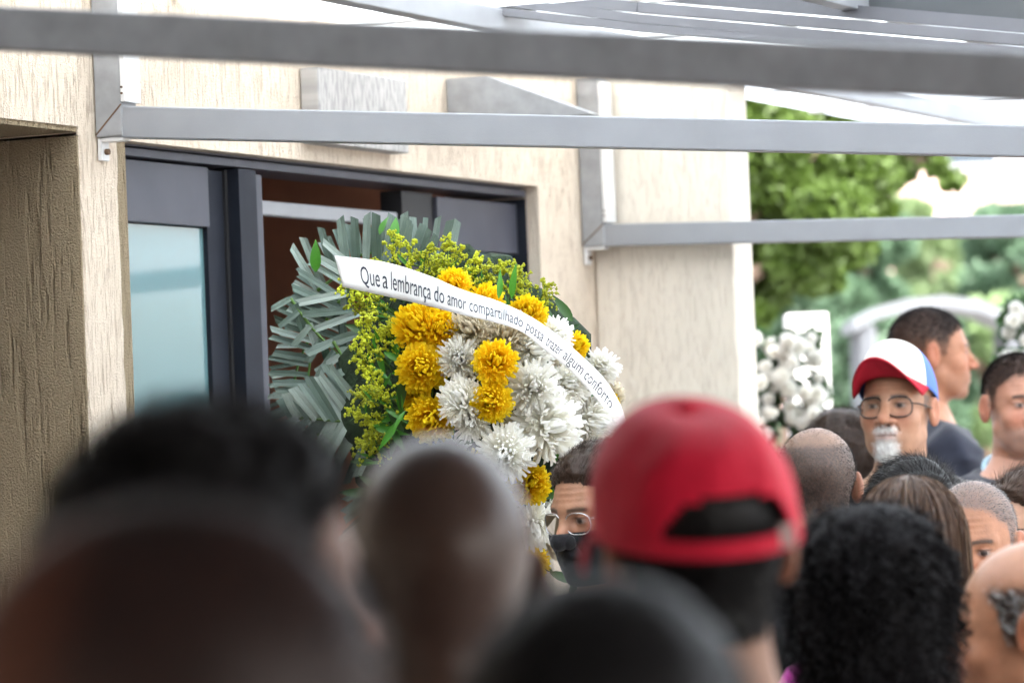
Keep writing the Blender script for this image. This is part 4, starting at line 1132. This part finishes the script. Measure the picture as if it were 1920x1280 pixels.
# palm fronds
def leaflet_mesh(kind):
    V = []; F = []; seg = 7; cut = (0.04, -0.05, 0.01)[kind]
    for k in range(seg + 1):
        u = k / seg; ww = 0.5 * (0.55 + 0.45 * math.sin(math.pi * min(0.75, 0.2 + u * 0.62)))
        z = (-0.10, -0.05, -0.16)[kind] * u * u
        e = cut if k == seg else 0
        V += [(-ww, u + e, z + 0.035), (0, u, z), (ww, u - e, z + 0.035)]
    for k in range(seg):
        for s_ in (0, 1): F.append((k * 3 + s_, k * 3 + s_ + 1, k * 3 + 4 + s_, k * 3 + 3 + s_))
    me = mesh_np('leaflet', V, F, False); me.materials.append(M_palm); return me
LFL = [leaflet_mesh(k) for k in range(3)]
def catmull(P, t):
    n = len(P) - 1; x = min(max(t, 0), 1) * n; i = min(int(x), n - 1); f = x - i
    p0, p1, p2, p3 = P[max(i - 1, 0)], P[i], P[i + 1], P[min(i + 2, n)]
    return [0.5 * (2 * b + (c - a) * f + (2 * a - 5 * b + 4 * c - d) * f * f + (3 * b - a - 3 * c + d) * f ** 3) for a, b, c, d in zip(p0, p1, p2, p3)]
def frond(ctrl, rows):
    """ctrl: rachis through (px, py, depth); rows: (count, t0, t1, direction at t0, direction at t1, length px at t0, t1, width px)"""
    mb = MB(); mb.tube([at(*catmull(ctrl, t)) for t in np.linspace(0, 1, 14)], list(np.linspace(0.0035, 0.0018, 14)), 6)
    fr = wp(mb.build('palm_frond', M_stem, None, True))
    for (n, t0, t1, d0, d1, l0, l1, wpx) in rows:
        for i in range(n):
            u = (i + random.uniform(-.15, .15)) / max(1, n - 1); t = t0 + (t1 - t0) * u
            px, py, d = catmull(ctrl, t)
            dx = d0[0] + (d1[0] - d0[0]) * u + random.uniform(-.09, .09); dy = d0[1] + (d1[1] - d0[1]) * u + random.uniform(-.09, .09)
            y = (rgt * dx - upv * dy).normalized() + fwd * random.uniform(-0.18, 0.14); y.normalize()
            z = -fwd + rgt * random.uniform(-.45, .45) + upv * random.uniform(-.2, .6); z = (z - y * z.dot(y)).normalized(); x = y.cross(z)
            ln = (l0 + (l1 - l0) * u) * random.uniform(0.92, 1.08) / FPX * d; wd = wpx * random.uniform(0.75, 1.15) / FPX * d
            o = bpy.data.objects.new('leaflet', LFL[random.randrange(3)]); COL.objects.link(o)
            o.matrix_local = Matrix.Translation(at(px, py, d + random.uniform(-0.006, 0.006))) @ Matrix((x, y, z)).transposed().to_4x4() @ Matrix.Diagonal((wd, ln, ln * .6, 1))
            o.parent = fr
# top fan
frond([(595, 545, 7.30), (660, 500, 7.30), (730, 490, 7.30), (790, 500, 7.30)], [(9, 0.0, 0.75, (-.45, -.9), (.18, -1), 95, 84, 19), (4, .8, 1, (.2, -1), (.35, -.9), 75, 70, 17)])
frond([(720, 490, 7.34), (775, 478, 7.34), (840, 492, 7.34)], [(9, 0, 1, (-.05, -1), (.2, -1), 72, 78, 16)])
frond([(630, 505, 7.35), (670, 480, 7.35), (730, 470, 7.36)], [(8, 0, 1, (-.5, -.85), (.1, -1), 62, 62, 15)])
# left fans
frond([(670, 510, 7.27), (640, 570, 7.27), (650, 640, 7.27)], [(8, 0.0, 1.0, (-.75, -.55), (-.95, -.35), 88, 112, 17), (5, .2, 1, (-.2, .9), (.3, .95), 70, 90, 17)])
frond([(545, 560, 7.26), (590, 620, 7.25), (650, 680, 7.22)], [(5, 0.1, .9, (.9, -.15), (.85, -.35), 95, 80, 19), (5, 0.15, 1, (.35, .9), (.2, 1), 60, 62, 17), (5, 0, 0.8, (-.6, .3), (-.4, .8), 40, 60, 15)])
frond([(640, 560, 7.33), (590, 640, 7.34), (575, 740, 7.34)], [(15, 0, 1, (-.8, -.6), (-1, .05), 100, 62, 14)])
frond([(600, 600, 7.38), (560, 680, 7.39), (545, 770, 7.39)], [(13, 0, 1, (-.85, -.3), (-.9, .45), 60, 42, 11)])
frond([(625, 640, 7.22), (655, 690, 7.21), (680, 730, 7.20)], [(6, 0, 1, (.9, -.25), (.75, .5), 70, 62, 18), (5, 0, 1, (-.9, .35), (-.6, .7), 60, 55, 17)])
# bottom fan
frond([(545, 782, 7.20), (625, 788, 7.19), (712, 798, 7.18)], [(11, 0.05, 1.0, (-.45, -.75), (-.62, -.8), 45, 150, 21), (8, 0.12, 1.0, (-.7, .7), (-.36, .95), 40, 104, 20)])
frond([(560, 800, 7.28), (640, 830, 7.27), (740, 850, 7.26)], [(10, 0, 1, (-.7, .6), (-.2, 1), 55, 90, 17), (6, .2, 1, (-.3, -.9), (-.5, -.8), 60, 90, 16)])
frond([(690, 760, 7.3), (640, 800, 7.3), (600, 850, 7.3)], [(9, 0, 1, (-.9, -.2), (-.7, .6), 90, 50, 15)])
frond([(730, 880, 7.27), (700, 980, 7.27), (690, 1080, 7.28)], [(12, 0, 1, (-.8, .5), (-.7, .8), 90, 90, 18)])
# goldenrod sprigs
def goldenrod(bx, by, tx, ty, d, dens=1.0):
    rg = random.Random(bx * 7 + ty)
    base = at(bx, by, d + 0.03); tip = at(tx, ty, d)
    ax = tip - base; Ln = ax.length
    mb = MB(); sid = ax.orthogonal().normalized()
    bend = (Vector((rg.uniform(-1, 1), rg.uniform(-1, 1), rg.uniform(-.2, .6)))) * Ln * 0.08
    def sp(u): return base + ax * u + bend * math.sin(u * math.pi)
    mb.tube([sp(u) for u in np.linspace(0, 1, 6)], [0.0018, .0016, .0014, .0012, .001, .0006], 5)
    pts = []
    for b in range(int(20 * dens)):
        u = rg.uniform(0.35, 1.0); p0 = sp(u)
        dr = (ax.normalized() * rg.uniform(0.1, .7) + Vector((rg.gauss(0, 1), rg.gauss(0, 1), rg.gauss(0, 1))).normalized()).normalized()
        bl = (0.034 * (1.15 - u) + 0.008) * rg.uniform(.7, 1.2)
        p1 = p0 + dr * bl; p2 = p1 + (dr + Vector((0, 0, -0.5)) + ax.normalized() * -.2).normalized() * bl * 0.35
        mb.tube([p0, p1, p2], [0.0007, .0006, .0004], 3)
        for q in range(11):
            v = rg.uniform(0.15, 1); pp = p0.lerp(p1, v / .75) if v < .75 else p1.lerp(p2, (v - .75) / .25)
            pts.append((pp + Vector((rg.gauss(0, .0016), rg.gauss(0, .0016), rg.gauss(0, .0016) + .001)), rg.uniform(0.0017, 0.0035)))
    st = wp(mb.build('goldenrod_sprig', M_stem, None, True))
    V = []; F = []
    for p, r in pts:
        b = len(V)
        V += [p + Vector(v) * r * rg.uniform(.8, 1.3) for v in ((1, 0, 0), (-1, 0, 0), (0, 1, 0), (0, -1, 0), (0, 0, 1), (0, 0, -1))]
        F += [tuple(b + i for i in f) for f in ((0, 2, 4), (2, 1, 4), (1, 3, 4), (3, 0, 4), (2, 0, 5), (1, 2, 5), (3, 1, 5), (0, 3, 5))]
    o = obj('florets', mesh_np('florets', V, F, False), M_floret, st)
    for k in range(3):
        u = rg.uniform(.05, .55); c = sp(u); a = rg.uniform(0, 6.28)
        l = leaf_at(0, 0, 1, math.cos(a), math.sin(a), 1, LEAFB)
        l.parent = st; l.matrix_parent_inverse = Matrix.Identity(4)
        y = (ax.normalized() + Vector((rg.gauss(0, .6), rg.gauss(0, .6), rg.gauss(0, .6)))).normalized(); z = -fwd; z = (z - y * z.dot(y)).normalized(); x = y.cross(z)
        L_ = rg.uniform(0.022, 0.04)
        l.matrix_local = Matrix.Translation(c) @ Matrix((x, y, z)).transposed().to_4x4() @ Matrix.Diagonal((L_ * .8, L_, L_, 1))
for (bx, by, tx, ty, d) in ((742, 700, 668, 606, 7.02), (745, 680, 692, 592, 7.02), (735, 715, 658, 655, 7.03), (742, 690, 735, 612, 7.03), (748, 770, 664, 742, 7.0), (748, 760, 690, 700, 7.01),
        (745, 800, 660, 775, 7.02), (750, 790, 700, 725, 7.02), (735, 830, 695, 790, 7.04), (720, 870, 700, 815, 7.1), (705, 860, 680, 830, 7.12),
        (748, 555, 738, 440, 7.12), (770, 560, 772, 455, 7.1), (790, 560, 802, 462, 7.1), (825, 560, 842, 452, 7.1), (850, 560, 862, 470, 7.09), (875, 560, 893, 478, 7.1), (905, 570, 918, 500, 7.1),
        (935, 590, 942, 492, 7.1), (952, 590, 968, 500, 7.1), (965, 600, 985, 520, 7.1), (990, 605, 1022, 536, 7.1), (800, 570, 822, 480, 7.14), (900, 580, 880, 500, 7.13), (860, 560, 832, 490, 7.13),
        (730, 580, 634, 545, 7.08), (740, 590, 650, 530, 7.1), (740, 560, 668, 502, 7.15), (760, 560, 712, 492, 7.14), (755, 600, 660, 575, 7.09)):
    goldenrod(bx, by, tx, ty, d)
# ribbon with its verse
def ribbon_mat():
    m = mat('white_satin_ribbon', (0.80, 0.80, 0.79), 0.38, var=0.03, vscale=30)
    return m
M_rib = ribbon_mat()
M_ink = mat('blue_black_ink', (0.02, 0.028, 0.05), 0.6)
TE = [(627, 479, 7.00), (720, 491, 6.95), (800, 515, 6.88), (870, 544, 6.84), (930, 563, 6.83), (985, 588, 6.84), (1035, 620, 6.89), (1085, 662, 6.98), (1130, 706, 7.09), (1160, 752, 7.18), (1178, 802, 7.25)]
BE = [(643, 538, 6.99), (722, 555, 6.94), (800, 573, 6.87), (870, 591, 6.83), (930, 605, 6.82), (978, 622, 6.82), (1019, 654, 6.87), (1066, 692, 6.95), (1110, 738, 7.05), (1143, 780, 7.14), (1162, 822, 7.21)]
def ribpt(u, v, off=0.0):
    a, b = catmull(BE, u), catmull(TE, u)
    p = [x + (y - x) * v for x, y in zip(a, b)]
    wv = 0.004 * math.sin(u * 23) * (v - .5)
    return at(p[0], p[1], p[2] + wv - off)
nu, nv = 90, 6
V = [ribpt(i / (nu - 1), j / (nv - 1)) for i in range(nu) for j in range(nv)]
F = [(i * nv + j, (i + 1) * nv + j, (i + 1) * nv + j + 1, i * nv + j + 1) for i in range(nu - 1) for j in range(nv - 1)]
rib = wp(obj('ribbon', mesh_np('ribbon', V, F, True), M_rib))
sm = rib.modifiers.new('thick', 'SOLIDIFY'); sm.thickness = 0.0006; sm.offset = 0
def u_of_px(x):
    lo, hi = 0.0, 1.0
    for _ in range(40):
        m = (lo + hi) / 2
        if (catmull(TE, m)[0] + catmull(BE, m)[0]) / 2 < x: lo = m
        else: hi = m
    return (lo + hi) / 2
words = [('Que', 676, 712), ('a', 717, 727), ('lembrança', 733, 808), ('do', 814, 833), ('amor', 839, 874), ('compartilhado', 880, 981), ('possa', 988, 1020), ('trazer', 1026, 1054), ('algum', 1059, 1094), ('conforto', 1099, 1148)]
LV = []; LF = []
for wd, xa, xb in words:
    cu = bpy.data.curves.new('verse', 'FONT'); cu.body = wd; cu.size = 1.0; cu.resolution_u = 3
    tob = bpy.data.objects.new('verse', cu); COL.objects.link(tob)
    dg = bpy.context.evaluated_depsgraph_get()
    me = bpy.data.meshes.new_from_object(tob.evaluated_get(dg))
    xs = [v.co.x for v in me.vertices]; x0, x1 = min(xs), max(xs)
    b = len(LV)
    for v in me.vertices:
        fx = xa + (v.co.x - x0) / (x1 - x0) * (xb - xa)
        vv_ = 0.23 + v.co.y * 0.78
        LV.append(ribpt(u_of_px(fx), vv_, 0.0016))
    for pl_ in me.polygons: LF.append(tuple(b + i for i in pl_.vertices))
    bpy.data.objects.remove(tob); bpy.data.curves.remove(cu); bpy.data.meshes.remove(me)
let = obj('lettering', mesh_np('lettering', LV, LF, False), M_ink, rib)
# easel that carries the wreath
ea = empty('wreath_easel', (wb.x, wb.y, 0)); tag(ea, 'slim wooden easel standing behind and carrying the flower wreath', 'easel')
ei = Matrix.Translation((-wb.x, -wb.y, 0))
apex = at(880, 800, 7.36)
for dx, dy in ((-0.22, 0.0), (0.22, 0.0), (0.0, 0.35)):
    ft = Vector((apex.x, apex.y, 0.0)) + rgt0 * dx + Vector((fwd.x, fwd.y, 0)) * dy
    o = MB().bar(apex + rgt0 * dx * .1, ft, 0.025, 0.03, (0, 1, 0.01)).build('leg', M_wood, None, bevel=0.003); o.parent = ea; o.matrix_parent_inverse = ei
tr_ = apex - Vector((0, 0, 0.42))
o = MB().bar(tr_ - rgt0 * 0.17, tr_ + rgt0 * 0.17, 0.03, 0.025).build('crossbar', M_wood, None, bevel=0.003); o.parent = ea; o.matrix_parent_inverse = ei
# ================================================================== BEYOND: trees, house, arch, white flower stands
def foliage_mat(name, col, var=0.4, transl=0.35):
    return leafmat(name, col, 0.55, var, transl)
M_fol1 = foliage_mat('mid_green_foliage', (0.075, 0.125, 0.020))  # mid green leaf colour of the near tree
M_fol2 = foliage_mat('hazed_blue_green_foliage', (0.13, 0.22, 0.13))  # distance haze mixed into the leaf colour
M_fol3 = foliage_mat('hazed_pale_foliage', (0.22, 0.31, 0.14))  # paler still, haze again put into the leaf colour
M_bark = mat('bark', (0.16, 0.11, 0.08), 0.9, var=0.3, vscale=12, bump=0.5)
def leaf_cloud(blobs, n, size, seed=0):
    rg = np.random.default_rng(seed)
    wts = np.array([b[3] ** 2 for b in blobs]); k = rg.choice(len(blobs), n, p=wts / wts.sum())
    B = np.array(blobs)[k]
    D = rg.normal(size=(n, 3)); D /= np.linalg.norm(D, axis=1, keepdims=True)
    r = rg.uniform(0.35, 1.05, n) ** 0.6
    P = B[:, :3] + D * (B[:, 3] * r)[:, None] * np.array((1, 1, .8))
    X = rg.normal(size=(n, 3)); X /= np.linalg.norm(X, axis=1, keepdims=True)
    Y = np.cross(X, rg.normal(size=(n, 3))); Y /= np.linalg.norm(Y, axis=1, keepdims=True)
    s = size * rg.uniform(.6, 1.3, n)[:, None]
    Z = np.cross(X, Y)
    V = np.stack([P - X * s, P - Y * s * .45 + Z * s * .15, P + X * s, P + Y * s * .45 + Z * s * .15], 1).reshape(-1, 3)
    F = np.arange(n * 4).reshape(-1, 4)
    return V, F
def tree(base, blobs, n, size, mt, label, limbs, tr=0.14, seed=1, group=None):
    root = empty('tree', base); tag(root, label, 'tree', group); iv = Matrix.Translation(-Vector(base))
    mb = MB()
    for pts, r0, r1 in limbs:
        mb.tube(pts, list(np.linspace(r0, r1, len(pts))), 9)
    o = mb.build('trunk', M_bark, None, True); o.parent = root; o.matrix_parent_inverse = iv
    V, F = leaf_cloud(blobs, n, size, seed)
    o = obj('crown', mesh_np('crown', V, F), mt, root); o.matrix_parent_inverse = iv
    return root
def blob(px, py, d, rpx): p = at(px, py, d); return (p.x, p.y, p.z, rpx / FPX * d)
# near tree beside the wing
D1 = 15.5
b0 = at(1330, 900, D1 + .3); b0.z = 0
bl = [blob(x, y, D1 + dz, r) for x, y, r, dz in ((1430, 330, 90, 0), (1520, 310, 95, .4), (1610, 330, 80, .2), (1660, 300, 70, .6), (1560, 400, 80, -.2), (1450, 430, 85, .3), (1500, 490, 75, 0), (1430, 540, 60, .2), (1590, 460, 55, .3), (1540, 520, 45, .1), (1400, 250, 130, 0), (1560, 220, 130, .5), (1700, 240, 90, .6), (1420, 590, 30, 0), (1640, 400, 45, .5), (1785, 340, 26, .5), (1755, 310, 24, .5), (1300, 300, 140, .8), (1250, 420, 120, 1))]
t0 = at(1335, 500, D1)
tree(b0, bl, 34000, 0.033, M_fol1, 'leafy bright green tree rising behind the cream pier', [([b0, b0.lerp(t0, .6), t0, at(1345, 300, D1)], 0.16, 0.09), ([at(1338, 470, D1), at(1400, 400, D1), at(1470, 330, D1), at(1540, 270, D1 + .3)], 0.06, 0.025), ([at(1336, 560, D1), at(1400, 520, D1), at(1480, 480, D1)], 0.05, 0.02), ([at(1540, 270, D1 + .3), at(1650, 280, D1 + .5), at(1760, 310, D1 + .5), at(1800, 345, D1 + .5)], 0.03, 0.008)], seed=3)
# trees farther off
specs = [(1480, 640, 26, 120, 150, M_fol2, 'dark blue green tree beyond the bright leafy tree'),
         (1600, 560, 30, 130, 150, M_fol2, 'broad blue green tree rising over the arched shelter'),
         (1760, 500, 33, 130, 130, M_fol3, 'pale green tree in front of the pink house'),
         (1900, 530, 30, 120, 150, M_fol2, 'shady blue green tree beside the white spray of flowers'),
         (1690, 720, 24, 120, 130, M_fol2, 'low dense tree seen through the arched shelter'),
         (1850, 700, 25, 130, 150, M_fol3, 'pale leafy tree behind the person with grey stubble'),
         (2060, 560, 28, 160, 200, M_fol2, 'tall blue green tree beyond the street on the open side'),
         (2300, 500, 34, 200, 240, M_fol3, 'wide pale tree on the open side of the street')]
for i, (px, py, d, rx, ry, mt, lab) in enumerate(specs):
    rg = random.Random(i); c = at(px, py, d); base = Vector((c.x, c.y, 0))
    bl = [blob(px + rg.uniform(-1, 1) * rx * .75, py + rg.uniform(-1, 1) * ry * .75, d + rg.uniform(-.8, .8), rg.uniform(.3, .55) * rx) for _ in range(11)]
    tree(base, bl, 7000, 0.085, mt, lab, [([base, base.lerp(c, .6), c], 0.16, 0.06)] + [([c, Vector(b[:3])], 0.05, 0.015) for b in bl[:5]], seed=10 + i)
# far wood closing the view
rg = random.Random(5); bl = []
for i in range(60):
    px = rg.uniform(1350, 2700); py = rg.uniform(480, 860); bl.append(blob(px, py, rg.uniform(40, 46), rg.uniform(40, 75)))
V, F = leaf_cloud(bl, 40000, 0.14, 77)
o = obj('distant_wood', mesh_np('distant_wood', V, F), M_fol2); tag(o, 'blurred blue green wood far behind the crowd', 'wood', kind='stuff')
# pink house
D2 = 62
h0 = at(1800, 560, D2)
house = empty('house', (h0.x, h0.y, 0), YAW); tag(house, 'pale pink rendered house with white framed windows above the trees', 'house')
M_pinkwall = mat('pink_render', (0.72, 0.52, 0.46), 0.9, var=0.06, vscale=2)
M_roof = mat('clay_roof', (0.42, 0.22, 0.16), 0.8, var=0.15, vscale=6)
M_pane = mat('window_pane', (0.05, 0.07, 0.09), 0.1)
zt = at(1800, 310, D2).z + 2.0
MB().box(-3.2, 6, 0, 6, 0, zt).build('wall', M_pinkwall, house)
MB().add([(-3.6, -.4, zt), (6.4, -.4, zt), (6.4, 6.4, zt), (-3.6, 6.4, zt), (-1, 3, zt + 1.6), (4, 3, zt + 1.6)], [(3, 2, 1, 0), (0, 1, 5, 4), (1, 2, 5), (2, 3, 4, 5), (3, 0, 4)]).build('roof', M_roof, house)
for zz in (zt - 2.0, zt - 4.6, zt - 7.2):
    for xx in (-2.3, -0.3, 1.7, 3.7):
        f = MB().box(xx - .08, xx + 1.08, -.06, -.002, zz - .08, zz + 1.38).build('window', M_white_metal, house)
        MB().box(xx, xx + 1, -.075, -.062, zz, zz + 1.3).build('pane', M_pane, f)
# arched shelter
D3 = 19.0
sh = empty('arched_shelter', (at(1770, 700, D3).x, at(1770, 700, D3).y, 0)); tag(sh, 'pale grey arched glass shelter on slim posts behind the crowd', 'shelter')
si = Matrix.Translation(-sh.location)
M_pale = mat('pale_grey_metal', (0.17, 0.18, 0.195), 0.5, var=0.05)
arc = [(1600, 600), (1645, 575), (1700, 560), (1770, 553), (1840, 563), (1890, 585), (1930, 612)]
V = []; F = []
for (x, y) in arc:
    a = at(x, y, D3); b = a + Vector((fwd.x, fwd.y, 0)) * 0.7
    V += [a, b, b - Vector((0, 0, .06)), a - Vector((0, 0, .06))]
for i in range(len(arc) - 1):
    for k in range(4): F.append((i * 4 + k, i * 4 + (k + 1) % 4, i * 4 + 4 + (k + 1) % 4, i * 4 + 4 + k))
F += [(0, 1, 2, 3), tuple(len(V) - 1 - k for k in range(4))]
o = mesh_np('roof', V, F); o = obj('roof', o, M_pale, sh); o.matrix_parent_inverse = si
for x, y in ((1628, 590), (1905, 598)):
    for dd in (0.05, 0.6):
        a = at(x, y, D3 + dd * .0) + Vector((fwd.x, fwd.y, 0)) * dd
        o = MB().box(a.x - .035, a.x + .035, a.y - .035, a.y + .035, 0, a.z - .05).build('post', M_pale, sh, bevel=.005); o.matrix_parent_inverse = si
# white pillar and stands of white flowers
D4 = 13.0
a, b = at(1472, 590, D4), at(1548, 590, D4)
pil = MB(); pil.box(-.07, .07, -.07, .07, 0, a.z)
o = pil.build('gate_pillar', mat('white_painted_masonry', (0.8, 0.79, 0.77), 0.8, var=0.05, vscale=4), None, bevel=.006); o.location = ((a.x + b.x) / 2, (a.y + b.y) / 2, 0); o.rotation_euler = (0, 0, YAW)
tag(o, 'white painted masonry gate pillar beside the leafy tree', 'pillar')
def flower_stand(px0, px1, py0, py1, d, n, label, rpx=(16, 28), leafy=True, seed=0):
    rg = random.Random(seed); c = at((px0 + px1) / 2, py1, d)
    root = empty('flower_stand', (c.x, c.y, 0)); tag(root, label, 'flowers'); iv = Matrix.Translation((-c.x, -c.y, 0))
    o = MB().tube([(c.x, c.y, 0), c], 0.03, 8).box(c.x - .15, c.x + .15, c.y - .15, c.y + .15, 0, .03).build('stand', M_black_cloth, root); o.matrix_parent_inverse = iv
    bl = []
    for i in range(n):
        u, v = rg.random(), rg.random(); px = px0 + (px1 - px0) * u; py = py0 + (py1 - py0) * v
        dd = d + rg.uniform(-.08, .08); r = rg.uniform(*rpx) / FPX * dd
        o = bpy.data.objects.new('chrysanthemum', rg.choice(MUMS['w'])); COL.objects.link(o)
        nrm = -fwd + Vector((rg.gauss(0, .4), rg.gauss(0, .4), rg.gauss(0.2, .4)))
        o.matrix_local = Matrix.Translation(at(px, py, dd)) @ frame_to(nrm, rg.uniform(0, 6)).to_4x4() @ Matrix.Diagonal((r, r, r, 1))
        o.parent = root; o.matrix_parent_inverse = iv
        bl.append(blob(px, py, dd + .12, rpx[1]))
    if leafy:
        V, F = leaf_cloud(bl, 1800, 0.03, seed)
        o = obj('leaves', mesh_np('leaves', V, F), M_leaf, root); o.matrix_parent_inverse = iv
flower_stand(1412, 1545, 630, 900, 11.6, 75, 'tall stand of white flowers beside the end of the cream pier', (9, 18), seed=1)
flower_stand(1885, 1960, 570, 740, 11.5, 26, 'spray of small white flowers held high beside the stubbled person', (9, 16), seed=2)

# unseen walkway, added only for the door's glass to reflect
wk = empty('mirror_walkway', (8.4, 20.5, 0), R(-30)); tag(wk, 'added unseen white edged walkway on posts for the door glass to mirror', 'walkway')
MB().box(-5, 5, -1.0, 1.0, 2.78, 2.86).build('roof', M_white_metal, wk)
MB().box(-5, 5, -1.05, -1.003, 2.70, 3.08).build('fascia', M_white_metal, wk)
for x in (-4.8, -1.6, 1.6, 4.8):
    MB().box(x - .05, x + .05, -.9, -.8, 0, 2.775).build('post', M_alu, wk)
